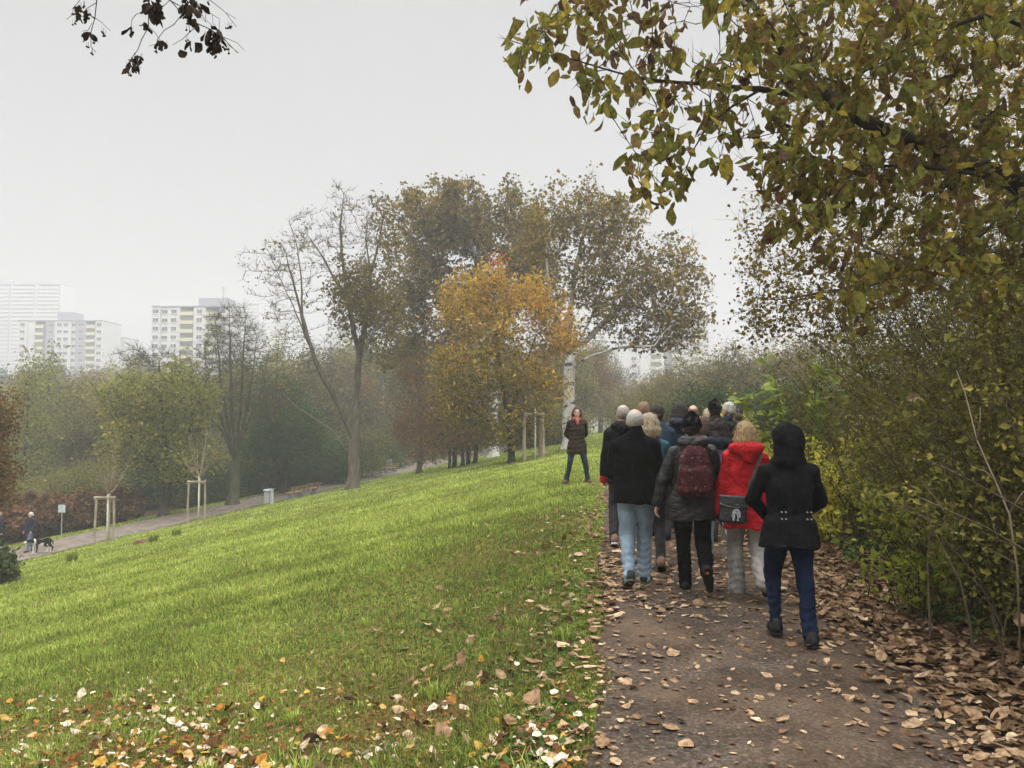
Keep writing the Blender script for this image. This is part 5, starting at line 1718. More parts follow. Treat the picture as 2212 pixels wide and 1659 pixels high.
    def dsp(p):
        d = fo(p)
        if pf:
            d = d + pf[1] * (1 - np.abs(np.sin(math.pi * (p[..., 2] + .02 * np.sin(p[..., 0] * 7) + .01 * np.sin(p[..., 1] * 9)) / pf[0])) ** .5)
        if co.get('belt'):
            d = d + .012 * np.exp(-((p[..., 2] - co['belt'] * k) / .03) ** 2) * (np.hypot(p[..., 0] / 1.3, p[..., 1]) < .17)
        # hem line of stitching and a centre back seam
        d = d + .004 * np.exp(-((p[..., 2] - hem - .03) / .006) ** 2)
        return d
    coat = S.obj(co.get('name', 'jacket'), co['mat'], body, disp=dsp)
    if co.get('hood_down'):
        HS.obj('jacket_hood', co['mat'], body, disp=folds(seed + 6, .009, (16, 16, 22)))
    hair_obj = None
    # head wear -------------------------------------------------------
    hd = sp.get('hair')
    hs = Solid(min(vx, .010))
    if hd:
        kind, hm = hd[0], hd[1]
        r_ = rng_(seed + 70)
        if kind == 'bald':        # a ring of short hair, bare crown
            hs.ell(f(0, -.016, .022), np.array([.0835, .1015, .0965]) * k, 0, R)
            bare = f(*hd[2])
            nv = nrm(f(*hd[2]) - f(0, -.012, .02))
            lim = hd[3]
            hs.cut(lambda p: ((p - f(0, -.012, .028)) @ nv) - lim * k)
            hs.cut(lambda p: ((p - f(0, .045, 0)) @ (R @ np.array([0, 1, .25]))))
            hs.cut(lambda p: ((p - f(0, 0, -.068)) @ (R @ np.array([0, .5, -1.]))))
            hs.obj('hair', hm, body, disp=folds(seed + 9, .0025, (60, 60, 40)))
        elif kind == 'short':
            hs.ell(f(0, -.016, .032), np.array([.090, .108, .100]) * k, 0, R)
            hs.ell(f(0, -.05, -.02), np.array([.078, .06, .06]) * k, .03, R)
            hs.cut(lambda p: ((p - f(0, .062, .02)) @ (R @ np.array([0, 1, -.55]))))
            hs.cut(lambda p: ((p - f(0, .03, -.03)) @ (R @ np.array([0, .8, -.6]))))
            hair_obj = hs.obj('hair', hm, body, disp=folds(seed + 9, hd[2] if len(hd) > 2 else .007, (38, 38, 30)))
        elif kind in ('bob', 'long', 'curly'):
            w_ = hd[3] if len(hd) > 3 else 1.
            hs.ell(f(0, -.016, .032), np.array([.095 * w_, .110, .104]) * k, 0, R)
            lo_ = hd[2]
            nst = 13
            for i in range(nst):
                a = math.pi * (1.04 + .92 * i / (nst - 1)) + math.pi if False else math.pi * (-.06 + 1.12 * i / (nst - 1)) + math.pi
                cx_, cy_ = math.cos(a), math.sin(a)
                ln = lo_ * (1 + r_.normal(0, .06))
                o1 = f(.078 * w_ * cx_, -.015 + .085 * cy_, .02)
                o2 = f(.092 * w_ * cx_, -.020 + .100 * cy_, -.06)
                o3 = f((.094 if kind == 'bob' else .10) * w_ * cx_, -.024 + .105 * cy_, -ln)
                hs.chain([o1, o2, o3], [.030 * k, .030 * k, .020 * k], .02)
            hs.cut(lambda p: ((p - f(0, .058, .03)) @ (R @ np.array([0, 1, -.45]))))
            am = {'bob': .005, 'long': .006, 'curly': .014}[kind]
            ff = {'bob': (46, 46, 5), 'long': (46, 46, 4), 'curly': (36, 36, 30)}[kind]
            hair_obj = hs.obj('hair', hm, body, disp=folds(seed + 9, am, ff))
    if hair_obj is not None and not sp.get('hat'):
        r_ = rng_(seed + 80)
        me = hair_obj.data
        vv = np.empty(len(me.vertices) * 3, np.float32); me.vertices.foreach_get('co', vv); vv = vv.reshape(-1, 3)
        vn = np.empty(len(me.vertices) * 3, np.float32); me.vertices.foreach_get('normal', vn); vn = vn.reshape(-1, 3)
        ii = r_.integers(0, len(vv), 520 if y < 9.5 else 220)
        ln = {'short': .018, 'bob': .055, 'long': .07, 'curly': .05}[kind]
        dn = np.array([0, 0, -1.]) - vn * (vn @ np.array([0, 0, -1.]))[:, None] if False else None
        nn_ = vn[ii]
        dd = np.array([0, 0, -1.])[None] - nn_ * (nn_ @ np.array([0, 0, -1.]))[:, None]
        dd = nrm(dd + r_.normal(0, {'short': .7, 'curly': .8}.get(kind, .22), dd.shape)) + nn_ * r_.uniform(0, .35, (len(ii), 1))
        gh = Geo()
        a_ = vv[ii] - nn_ * .003
        gh.twigs(a_, a_ + dd * (ln * r_.uniform(.5, 1.3, (len(ii), 1))) * k, .0028)
        gh.obj('hair_strands', hm, hair_obj)
    ht = sp.get('hat')
    if ht:
        hs = Solid(min(vx, .010))
        kind, hm = ht
        if kind == 'beanie':
            hs.ell(f(0, -.012, .034), np.array([.094, .112, .108]) * k, 0, R)
            hs.cone(f(0, -.02, .12), f(0, -.028, .142), .05 * k, .03 * k, .04)
            hs.cut(lambda p: ((p - f(0, 0, -.012)) @ (R @ np.array([0, -.22, -1.]))) * 1.0)
            fo2 = folds(seed + 12, .003, (20, 20, 14))
            zb = f(0, 0, 0)[2]
            hs.obj('beanie', hm, body, disp=lambda p: fo2(p) + .0016 * np.sin(np.arctan2(p[..., 1], p[..., 0]) * 34) - .005 * (np.abs(p[..., 2] - zb - .02) < .028))
        elif kind == 'hood':
            hs.ell(f(0, -.018, .026), np.array([.118, .132, .136]) * k, 0, R)
            hs.cone(f(0, -.03, -.03), f(0, -.035, -.13), .114 * k, .110 * k, .05)
            hs.ell(f(0, -.02, -.165), np.array([.145, .118, .065]) * k, .05, R)
            hs.cut(lambda p: -(np.linalg.norm((p - f(0, .10, -.02)) / np.array([.078, .11, .11]), axis=-1) - 1) * .07)
            fo2 = folds(seed + 12, .011, (13, 13, 15))
            hs.obj('hood', hm, body, disp=fo2)
    if sp.get('scarf'):
        hs = Solid(vx)
        for i in range(8):
            a0, a1 = i * math.pi / 4, (i + 1) * math.pi / 4
            q = lambda a, rr_, zz: np.array([math.cos(a) * rr_ * k, math.sin(a) * rr_ * k - .005 + ST, (1.495 + zz + .012 * math.sin(2 * a + 1)) * k])
            hs.cone(q(a0, .083, -.025 * bool(sp.get('scarf_front'))), q(a1, .083, -.025 * bool(sp.get('scarf_front'))), .028 * k, .028 * k, .02)
            if not sp.get('scarf_front'):
                hs.cone(q(a0, .094, -.05), q(a1, .094, -.05), .032 * k, .032 * k, .02)
        if sp.get('scarf_front'):
            hs.cone((0, .10 * k, 1.45 * k), (0, .135 * k, 1.36 * k), .04 * k, .03 * k, .03)
        hs.obj('scarf', sp['scarf'], body, disp=folds(seed + 15, .007, (26, 26, 26)))
    if sp.get('eyes'):
        for s_ in (-1, 1):
            g = Geo()
            c = f(s_ * .031, .083, .003)
            g.tube([c + R @ np.array([0, -.012, 0]), c + R @ np.array([0, .001, 0]), c + R @ np.array([0, .006, 0])], [.012 * k, .011 * k, .004 * k], 10)
            g.obj('eye', M_EYE, body, smooth=True)
    if sp.get('smile'):
        g = Geo()
        pts = [f(-.028 + .0093 * i, .094 - .004 * abs(i - 3), -.064 + .0022 * (i - 3) ** 2 * .35) for i in range(7)]
        g.tube(pts, [.003, .0065, .008, .0085, .008, .0065, .003], 8)
        mo = g.obj('mouth', M_LIP, body, smooth=True)
        g = Geo()
        pts = [f(-.021 + .007 * i, .1005 - .004 * abs(i - 3) * .8, -.0625 + .002 * (i - 3) ** 2 * .35) for i in range(7)]
        g.tube(pts, [.001, .004, .005, .0055, .005, .004, .001], 6)
        g.obj('teeth', M_TEETH, mo, smooth=True)
    if sp.get('glasses'):
        g = Geo()
        for s_ in (-1, 1):
            g.tube([f(s_ * .032 + .024 * math.cos(a), .104, .002 + .018 * math.sin(a)) for a in np.linspace(0, 2 * math.pi, 17)], .0028 * k, 5)
            g.tube([f(s_ * .056, .102, .006), f(s_ * .078, .06, .008), f(s_ * .080, .0, .004)], .0026 * k, 5)
        g.tube([f(-.009, .106, .005), f(.009, .106, .005)], .0026 * k, 5)
        g.obj('glasses', M_SPEC, body)
    return body, dict(k=k, f=f, R=R, arms=arms, legs=legs)

def quilt(n, N, L, tcn, col):
    return col

BLK = C_('black_wool', (.0065, .0065, .007), rough=.95, var=.4, spec=.06, bump=.5, bscale=60)
BLKQ = C_('black_quilted', (.0045, .0045, .0055), rough=.8, var=.3, spec=.08, bump=.5, bscale=18)
# diamond stitching on the quilted coat
def add_quilt(m, sc=11.):
    n = m.node_tree; N = n.nodes.new; L = n.links.new
    b = [q for q in n.nodes if q.type == 'BSDF_PRINCIPLED'][0]
    tcn = N('ShaderNodeTexCoord')
    hs_ = []
    for a in (.62, -.62):
        mp = N('ShaderNodeMapping'); mp.inputs['Rotation'].default_value = (0, a, 0); mp.inputs['Scale'].default_value = (sc, 0, sc * 0)
        L(tcn.outputs['Object'], mp.inputs['Vector'])
        w = N('ShaderNodeTexWave'); w.wave_type = 'BANDS'; w.bands_direction = 'X'; w.inputs['Scale'].default_value = .31; w.inputs['Distortion'].default_value = .4
        L(mp.outputs[0], w.inputs['Vector'])
        p_ = N('ShaderNodeMath'); p_.operation = 'POWER'; p_.inputs[1].default_value = .35
        L(w.outputs['Fac'], p_.inputs[0])
        hs_.append(p_)
    mn = N('ShaderNodeMath'); mn.operation = 'MINIMUM'
    L(hs_[0].outputs[0], mn.inputs[0]); L(hs_[1].outputs[0], mn.inputs[1])
    bp = N('ShaderNodeBump'); bp.inputs['Strength'].default_value = .55; bp.inputs['Distance'].default_value = .012
    L(mn.outputs[0], bp.inputs['Height'])
    old = [q for q in n.nodes if q.type == 'BUMP' and q != bp]
    if old:
        L(old[0].outputs[0], bp.inputs['Normal'])
    L(bp.outputs[0], b.inputs['Normal'])
add_quilt(BLKQ)
BLKS = C_('black_shell', (.006, .006, .007), rough=.65, var=.35, bump=.5, bscale=24)
GREYS = C_('charcoal_shell', (.017, .016, .017), rough=.5, var=.35, bump=.6, bscale=20, spec=.3)
RED = C_('red_shell', (.42, .011, .016), rough=.6, var=.2, bump=.6, bscale=20)
TEAL = C_('teal_shell', (.025, .085, .105), rough=.6, var=.25, bump=.4, bscale=20)
NAVY = C_('navy_shell', (.015, .018, .032), rough=.6, var=.3, bump=.4, bscale=22)
NAVYP = C_('navy_puffer', (.017, .018, .034), rough=.5, var=.3, bump=.3, bscale=22)
DENIMJ = C_('blue_grey_jacket', (.16, .20, .30), rough=.75, var=.2, bump=.3, bscale=30)
BROWNP = C_('dark_brown_puffer', (.026, .0145, .009), rough=.6, var=.3, bump=.3, bscale=22, spec=.1)
DKOL = C_('dark_olive_coat', (.022, .021, .017), rough=.85, var=.3, bump=.3, bscale=40)
BRN = C_('brown_coat', (.05, .032, .022), rough=.85, var=.3, bump=.3, bscale=40)
JEAN_L = C_('light_jeans', (.20, .265, .33), rough=.9, var=.32, scale=7, bump=.45, bscale=26, stretch=(1, 1, .6))
JEAN_P = C_('pale_jeans', (.36, .42, .52), rough=.9, var=.2, scale=9, bump=.4, bscale=26)
JEAN_D = C_('indigo_jeans', (.005, .011, .030), rough=.9, var=.45, scale=8, bump=.45, bscale=26, stretch=(1, 1, .6))
BLKT = C_('black_trousers', (.0045, .0045, .005), rough=.95, spec=.04, var=.3, bump=.3, bscale=26)
DKT = C_('dark_grey_trousers', (.032, .030, .032), rough=.9, var=.3, bump=.3, bscale=26)
GRYT = C_('light_grey_trousers', (.26, .245, .225), rough=.9, var=.22, scale=9, bump=.45, bscale=18, stretch=(1, 1, .5))
SH_BLK = C_('black_leather', (.016, .015, .015), rough=.5, var=.3, bump=.2, bscale=50)
SH_BRN = C_('tan_leather', (.19, .11, .075), rough=.6, var=.25, bump=.3, bscale=50)
SH_DBR = C_('brown_boot', (.09, .045, .030), rough=.6, var=.3, bump=.3, bscale=50)
SH_WHT = C_('white_shoe', (.55, .54, .52), rough=.6, var=.1, bump=.2, bscale=50)
SO_BLK = C_('black_sole', (.012, .012, .012), rough=.8, var=.2)
SO_WHT = C_('white_sole', (.55, .53, .50), rough=.7, var=.1)
SO_GRN = C_('dark_green_sole', (.07, .08, .05), rough=.8, var=.2)
BEAN = C_('black_knit', (.006, .0055, .007), rough=1., spec=.03, var=.5, scale=40, bump=.8, bscale=70)
BEANG = C_('grey_knit', (.045, .047, .052), rough=1., var=.4, scale=40, bump=.8, bscale=70)
PURP = C_('purple_knit', (.13, .022, .075), rough=.95, var=.35, bump=.6, bscale=40)
CORAL = C_('coral_scarf', (.42, .13, .11), rough=.95, var=.3, bump=.6, bscale=40)
REDG = C_('red_glove', (.42, .015, .02), rough=.8, var=.2)
H_WHITE = hair_mat('white_hair', (.60, .57, .52), .22)
H_GREY = hair_mat('grey_hair', (.36, .32, .28), .35)
H_BLOND = hair_mat('blond_hair', (.46, .31, .16), .4)
H_ASH = hair_mat('ash_blond_hair', (.46, .37, .25), .45)
H_DARK = hair_mat('dark_brown_hair', (.022, .013, .009), .5)
H_BROWN = hair_mat('brown_hair', (.07, .035, .02), .5)
H_LTB = hair_mat('light_brown_hair', (.26, .16, .10), .4)

def pos(px, d):
    return (px - 1106) / F * d, d
W_ = {}
# nearest: hooded black quilted coat, dark jeans
W_['hood'] = person(*pos(1700, 5.95), 1.62, dict(seed=11, voxel=.011, label='person in a black hooded quilted coat and dark blue jeans, nearest on the path', trousers=JEAN_D, shoe=SH_BLK, sole=SO_BLK, hat=('hood', BLKQ), hair=None, arms=('wide', 'wide'), build=1.05, legs=((.12, .035, -.05, -.005), (-.13, .0, .10, .035)), legw=.98,
    coat=dict(name='coat', mat=BLKQ, hem=.765, hemr=.238, hipr=.210, waist=.168, hemd=.17, belt=1.03, fold=.007, sleeve=1.06)))
# red jacket
W_['red'] = person(*pos(1609, 7.4), 1.63, dict(seed=21, voxel=.011, label='person with blond hair in a red jacket and light grey trousers', trousers=GRYT, shoe=SH_BRN, sole=SO_BLK, hair=('long', H_BLOND, .15, .96), arms=('hang', 'front'), legs=((.10, 0, 0, -.0), (-.27, .13, .75, .02)), legw=1.15, flare=1.35, stoop=.02, face=-.1,
    coat=dict(mat=RED, hem=.665, hemr=.215, hipr=.205, waist=.20, fold=.011, hood_down=1.25, sleeve=1.08)))
# charcoal jacket with backpack
W_['pack'] = person(*pos(1494, 7.55), 1.69, dict(seed=31, voxel=.011, hands=True, label='person in a charcoal rain jacket and black beanie carrying a maroon backpack', trousers=BLKT, shoe=SH_BLK, sole=SO_BLK, hair=('short', H_DARK, .006), hat=('beanie', BEAN), arms=(((-.34, .02, .865), (-.6, -.8, 0)), 'front'), legs=((.10, 0, 0, .015), (-.30, .17, 1.25, .0)), legw=1.08, soledot=C_('orange_badge', (.6, .14, .04)), build=1.04,
    coat=dict(mat=GREYS, hem=.705, hemr=.262, hipr=.228, waist=.20, hemd=.18, fold=.010, hood_down=1.12, sleeve=1.12)))
# white haired man, black jacket, light jeans
W_['man'] = person(*pos(1371, 7.8), 1.75, dict(seed=41, voxel=.011, skin=SKIN_PINK, label='person with short white hair in a black jacket and light blue jeans', trousers=JEAN_L, shoe=C_('dark_trainer', (.03, .032, .026), rough=.7, var=.5), sole=SO_GRN, hair=('bald', H_WHITE, (0, -.035, .12), .075), arms=('front', 'front'), legs=((-.16, .05, .5, .02), (.14, 0, 0, .0)), legw=1.06, build=1.10, toeout=.3,
    coat=dict(mat=BLK, hem=.80, hemr=.215, hipr=.205, waist=.19, fold=.006, collar=True, sleeve=1.05)))
# man on the far left, red gloves
W_['glove'] = person(*pos(1345, 9.9), 1.77, dict(seed=51, skin=SKIN_PINK, face=.35, label='person with a balding head, black hooded jacket and red gloves, leftmost on the path', trousers=DKT, shoe=SH_BRN, sole=SO_WHT, hair=('bald', H_GREY, (0, -.02, .12), .074), arms=(((-.24, .10, .85), (-.8, -.6, 0)), 'front'), legs=((-.12, .02, .3, -.03), (.16, 0, 0, 0)),
    coat=dict(mat=BLKS, hem=.74, hemr=.225, hipr=.21, waist=.20, fold=.010, hood_down=1.0)))
_b, _i = W_['glove']
_S = Solid(.010)
_wr = _i['arms'][0][2]; _el = _i['arms'][0][1]
_S.cone(_wr + nrm(_el - _wr) * .03, _wr + nrm(_wr - _el) * .06, .044, .050, .02)
for o_ in (-.03, -.01, .01, .03):
    _S.cone(_wr + nrm(_wr - _el) * .08 + [0, o_, 0], _wr + nrm(_wr - _el) * .135 + [.025, o_ * 1.1, 0], .016, .014, .006)
_S.cone(_wr + nrm(_wr - _el) * .04 + [0, .03, 0], _wr + nrm(_wr - _el) * .09 + [0, .065, 0], .016, .014, .01)
_S.obj('glove', REDG, _b)
# ash blond bob, purple scarf, teal jacket
W_['teal'] = person(*pos(1402, 8.55), 1.69, dict(seed=61, label='person with an ash blond bob, purple scarf and teal jacket behind the white haired man', trousers=DKT, shoe=SH_BRN, sole=SO_BLK, hair=('bob', H_ASH, .12, 1.05), scarf=PURP, arms=('front', 'hang'), legs=((.16, 0, 0, 0), (-.14, .03, .35, .02)),
    coat=dict(mat=TEAL, hem=.78, hemr=.205, hipr=.20, waist=.19, fold=.009)))
# curly dark hair, blue grey jacket
W_['curly'] = person(*pos(1549, 8.9), 1.61, dict(seed=71, label='person with dark curly hair, a blue grey jacket with navy hood and pale jeans', trousers=JEAN_P, shoe=SH_WHT, sole=SO_WHT, hair=('curly', H_DARK, .11, 1.14), arms=('front', 'front'), legs=((.12, 0, 0, -.03), (-.27, .08, .8, .05)), legw=1.0,
    coat=dict(mat=DENIMJ, hem=.80, hemr=.20, hipr=.195, waist=.18, fold=.009)))
_b, _i = W_['curly']; _k = _i['k']
_S = Solid(.012)
_S.ell((0, -.115, 1.455 * _k), (.150 * _k, .06 * _k, .085 * _k), .04).ell((-.09 * _k, -.04, 1.475 * _k), (.062 * _k, .09 * _k, .055 * _k), .05).ell((.09 * _k, -.04, 1.475 * _k), (.062 * _k, .09 * _k, .055 * _k), .05)
_S.obj('jacket_hood', NAVY, _b, disp=folds(77, .006, (18, 18, 14)))
_W2 = dict(voxel=.016)
W_['grizzle'] = person(*pos(1421, 10.4), 1.76, dict(seed=81, label='person with dark short hair in a dark teal blue jacket, behind the ash blond bob', trousers=DKT, shoe=SH_BLK, sole=SO_BLK, hair=('short', H_DARK, .006), face=-.3, coat=dict(mat=C_('deep_blue_jacket', (.014, .03, .05), rough=.6, var=.3), hem=.78, fold=.008, collar=True), **_W2))
W_['auburn'] = person(*pos(1390, 12.2), 1.79, dict(seed=91, label='person with light brown hair, half hidden between the balding head and the ash blond bob', trousers=DKT, shoe=SH_BLK, sole=SO_BLK, hair=('short', H_LTB, .007), coat=dict(mat=BRN, hem=.78), **_W2))
W_['navy'] = person(*pos(1468, 11.0), 1.78, dict(seed=95, label='person with dark bobbed hair in a navy puffer jacket, left of the bald crown', trousers=DKT, shoe=SH_BLK, sole=SO_BLK, hair=('bob', H_DARK, .12, 1.12), build=1.02, coat=dict(mat=NAVYP, hem=.75, hemr=.225, hipr=.215, waist=.21, puff=(.075, .014), hood_down=1.05, sleeve=1.2, fold=.004), **_W2))
W_['bald'] = person(*pos(1497, 13.2), 1.73, dict(seed=99, skin=SKIN_PINK, label='person with a bald pink crown, between the navy puffer and the black beanies', trousers=DKT, shoe=SH_BLK, sole=SO_BLK, hair=('bald', H_LTB, (0, -.05, .10), .062), coat=dict(mat=BLK, hem=.78), **_W2))
W_['beanie'] = person(*pos(1544, 11.5), 1.80, dict(seed=105, label='tall broad person in a black beanie and dark coat, beside the white haired profile', trousers=BLKT, shoe=SH_BLK, sole=SO_BLK, hair=('short', H_DARK, .006), hat=('beanie', BEAN), build=1.16, coat=dict(mat=DKOL, hem=.72, collar=True, sleeve=1.15), **_W2))
W_['profile'] = person(*pos(1573, 12.6), 1.78, dict(seed=111, face=1.25, eyes=True, glasses=True, label='person with thick white hair turning the head left, in a navy coat', trousers=DKT, shoe=SH_BLK, sole=SO_BLK, hair=('short', H_WHITE, .010), build=1.05, coat=dict(mat=NAVY, hem=.75, collar=True), **_W2))
W_['greycap'] = person(*pos(1592, 13.6), 1.70, dict(seed=117, label='person in a grey knitted cap, right of the white haired profile', trousers=DKT, shoe=SH_BLK, sole=SO_BLK, hair=('short', H_GREY, .006), hat=('beanie', BEANG), coat=dict(mat=BLKS, hem=.75, collar=True), **_W2))
W_['brown'] = person(*pos(1521, 10.3), 1.60, dict(seed=121, label='person with smooth brown hair, half hidden between the backpack wearer and the curly hair', trousers=DKT, shoe=SH_BLK, sole=SO_BLK, hair=('bob', H_BROWN, .13, 1.05), coat=dict(mat=BRN, hem=.78), **_W2))
W_['fair'] = person(*pos(1529, 13.9), 1.66, dict(seed=127, face=1.1, eyes=True, glasses=True, label='person with fair hair in profile, left of the tall black beanie', trousers=DKT, shoe=SH_BLK, sole=SO_BLK, hair=('bob', H_ASH, .11, 1.0), coat=dict(mat=BRN, hem=.78), **_W2))
# the woman facing us
xq, yq = pos(1246, 17.5)
W_['leader'] = person(xq, yq, 1.70, dict(seed=131, voxel=.012, rz=math.pi + .05, group=None, face=-.08, headtilt=.06, label='smiling person with long brown hair in a brown puffer coat, facing us on the grass', trousers=C_('dark_teal_jeans', (.016, .030, .042), rough=.9, var=.4), shoe=SH_DBR, sole=SO_GRN, shoekind='boot', hair=('long', H_BROWN, .19, .98), scarf=CORAL, scarf_front=True, eyes=True, smile=True, glasses=True, arms=('behind', 'behind'), legs=((.03, 0, 0, -.155), (.0, 0, 0, .155)), toeout=.5, legw=.95,
    coat=dict(name='coat', mat=BROWNP, hem=.66, hemr=.225, hipr=.215, waist=.195, hemd=.165, puff=(.098, .011), fold=.005, collar=True, sleeve=1.12)), z=G(xq, yq) + .02)
# the people on the lower path
M_STRIPE = C_('dark_blue_jacket', (.014, .016, .026), rough=.6, var=.3)
xq, yq = pos(75, 35.2)
W_['dogman'] = person(xq, yq, 1.74, dict(seed=141, voxel=.016, rz=math.pi - .35, group=None, eyes=True, headtilt=-.12, label='person with white hair in a dark jacket walking the dog on the lower path', trousers=C_('mid_jeans', (.10, .15, .22), rough=.9, var=.3), shoe=SH_DBR, sole=SO_BLK, hair=('short', H_WHITE, .008), arms=('pocket', 'pocket'), legs=((.18, 0, 0, .02), (-.20, .03, .5, 0)), build=1.15, coat=dict(mat=M_STRIPE, hem=.80, hemr=.22, hipr=.22, waist=.22, fold=.01, collar=True, sleeve=1.15)), z=G(xq, yq) + .06)
xq, yq = pos(6, 35.8)
W_['edge'] = person(xq, yq, 1.74, dict(seed=151, voxel=.018, rz=math.pi - .4, group=None, label='person in a dark jacket and blue jeans at the left edge of the lower path', trousers=JEAN_L, shoe=SH_BLK, sole=SO_BLK, hair=('short', H_GREY, .008), arms=('hang', 'hang'), build=1.1, coat=dict(mat=M_STRIPE, hem=.78, collar=True, sleeve=1.1)), z=G(xq, yq) + .06)
xq, yq = pos(938, 76)
W_['far'] = person(xq, yq, 1.72, dict(seed=161, voxel=.022, rz=.2, group=None, label='distant person in dark clothes on the lower path beyond the farther benches', trousers=BLKT, shoe=SH_WHT, sole=SO_WHT, hair=('short', H_DARK, .006), arms=('hang', 'hang'), coat=dict(mat=NAVY, hem=.80)), z=G(xq, yq) + .06)

# ------------------------------------------------------------------ backpack and shoulder bag
def flower_pattern(n, N, L, tcn, col):
    v = N('ShaderNodeTexVoronoi'); v.inputs['Scale'].default_value = 22.0
    L(tcn.outputs['Object'], v.inputs['Vector'])
    r = N('ShaderNodeValToRGB'); set_ramp(r, [(0, (1, 1, 1)), (.10, (1, 1, 1)), (.13, (0, 0, 0)), (.24, (0, 0, 0)), (.26, (1, 1, 1)), (.30, (1, 1, 1)), (.33, (0, 0, 0))])
    L(v.outputs['Distance'], r.inputs['Fac'])
    hs = N('ShaderNodeHueSaturation'); hs.inputs['Saturation'].default_value = .7; hs.inputs['Value'].default_value = .55
    L(v.outputs['Color'], hs.inputs['Color'])
    t = N('ShaderNodeTexNoise'); t.inputs['Scale'].default_value = 9.
    L(tcn.outputs['Object'], t.inputs['Vector'])
    st = N('ShaderNodeMath'); st.operation = 'GREATER_THAN'; st.inputs[1].default_value = .50
    L(t.outputs['Fac'], st.inputs[0])
    ml = N('ShaderNodeMath'); ml.operation = 'MULTIPLY'
    L(r.outputs['Color'], ml.inputs[0]); L(st.outputs[0], ml.inputs[1])
    m2 = N('ShaderNodeMath'); m2.operation = 'MULTIPLY'; m2.inputs[1].default_value = .42
    L(ml.outputs[0], m2.inputs[0])
    mx = N('ShaderNodeMixRGB'); L(m2.outputs[0], mx.inputs['Fac']); L(col, mx.inputs['Color1']); L(hs.outputs['Color'], mx.inputs['Color2'])
    return mx.outputs['Color']
M_PACK = cloth('maroon_print', (.055, .012, .014), rough=.6, var=.3, bump=.4, bscale=24, pattern=flower_pattern)
M_PACKD = C_('dark_strap', (.045, .022, .020), rough=.8, var=.3)
b, info = W_['pack']; k = info['k']
S = Solid(.010)
S.loft([(0, .115, .05), (.03, .15, .078), (.10, .160, .088), (.24, .155, .090), (.36, .140, .082), (.44, .115, .068), (.485, .07, .04)], .04, e=3.2)
S.box((0, -.065, .15), (.126, .048, .12), .04, .05)
pk = S.obj('backpack', M_PACK, disp=lambda p: folds(31, .006, (20, 20, 16))(p) + .006 * np.exp(-((p[..., 2] - .31 + .4 * p[..., 0] ** 2) / .007) ** 2) + .005 * np.exp(-((p[..., 2] - .385 + 2.0 * p[..., 0] ** 2) / .006) ** 2) + .005 * np.exp(-((p[..., 2] - .10) / .006) ** 2))
rzb = b.rotation_euler[2]
Rb = np.array(Matrix.Rotation(rzb, 3, 'Z'))
pk.location = Vector(np.array(b.location) + Rb @ np.array([0, -.222, .945 * k]))
pk.rotation_euler = (rad(-4), 0, rzb)
tag(pk, 'maroon backpack printed with small rings and flowers, worn over the charcoal rain jacket', 'backpack')
for s_ in (-1, 1):
    g = Geo()
    pts = [(s_ * .085, .045, .40), (s_ * .105, .06, .475), (s_ * .115, .13, .515), (s_ * .125, .235, .475), (s_ * .135, .32, .36), (s_ * .155, .32, .22), (s_ * .19, .21, .10), (s_ * .13, .05, .05)]
    t = np.linspace(0, 1, 24); tt = np.linspace(0, 1, len(pts))
    c = np.stack([np.interp(t, tt, np.array(pts)[:, i]) for i in range(3)], 1)
    for o_ in (-.02, -.0067, .0067, .02):
        g.tube(c + [o_, 0, 0], .0085, 6)
    g.obj('shoulder_strap', M_PACKD, pk, smooth=True)
g = Geo(); g.tube([(-.035, -.01, .475), (-.025, -.01, .505), (.025, -.01, .505), (.035, -.01, .475)], .008, 6); g.obj('grab_loop', M_PACKD, pk, smooth=True)
for zz, w_ in ((.315, .12), (.40, .11)):
    g = Geo(); g.tube([(x_, -.083 - .012 * (zz < .35) + .25 * x_ * x_, zz - 1.2 * x_ * x_) for x_ in np.linspace(-w_, w_, 11)], .0045, 5); g.obj('zip', M_PACKD, pk)
M_BAG = C_('black_bag_leather', (.014, .014, .017), rough=.38, var=.3, bump=.3, bscale=30, spec=.5)
M_METAL = C_('grey_metal', (.30, .295, .28), rough=.35, var=.1, bump=0)
b, info = W_['red']; k = info['k']
S = Solid(.009)
S.box((0, 0, .125), (.128, .042, .120), .03, .02)
bg_ = S.obj('shoulder_bag', M_BAG, disp=folds(55, .006, (18, 18, 14)))
rzb = b.rotation_euler[2] + .45 - .45
Rb = np.array(Matrix.Rotation(rzb, 3, 'Z'))
bg_.location = Vector(np.array(b.location) + Rb @ np.array([-.17, -.225, .735 * k]))
bg_.rotation_euler = (rad(-4), rad(4), rzb - .18)
tag(bg_, 'black leather shoulder bag with a pale oval emblem, hanging at the red jacket', 'bag')
S = Solid(.009)
S.box((0, -.034, .205), (.130, .018, .058), .014, .02).box((0, 0, .245), (.126, .046, .018), .014, .02)
S.obj('flap', M_BAG, bg_, disp=folds(56, .004, (18, 18, 14)))
g = Geo(); g.tube([(x_, -.053, .178 - .02 * (1 - (x_ / .1) ** 2)) for x_ in np.linspace(-.12, .06, 9)], .003, 5); g.obj('zip', M_METAL, bg_)
g = Geo()
em = lambda a, r1, r2: (.033 + r1 * math.cos(a), -.0505, .088 + r2 * math.sin(a))
g.tube([em(a, .036, .056) for a in np.linspace(-.35, 3.6, 20)], .0036, 5)
for q_ in ([(.005, .12), (.010, .09), (.006, .055), (.014, .035)], [(.018, .135), (.014, .105), (.020, .075), (.016, .05)], [(.030, .138), (.026, .118), (.022, .10)], [(.044, .136), (.048, .11), (.046, .075), (.050, .055)], [(.055, .128), (.060, .10), (.058, .07)], [(.036, .12), (.038, .09)]):
    g.tube([(a[0], -.0515, a[1]) for a in q_], .0046, 5)
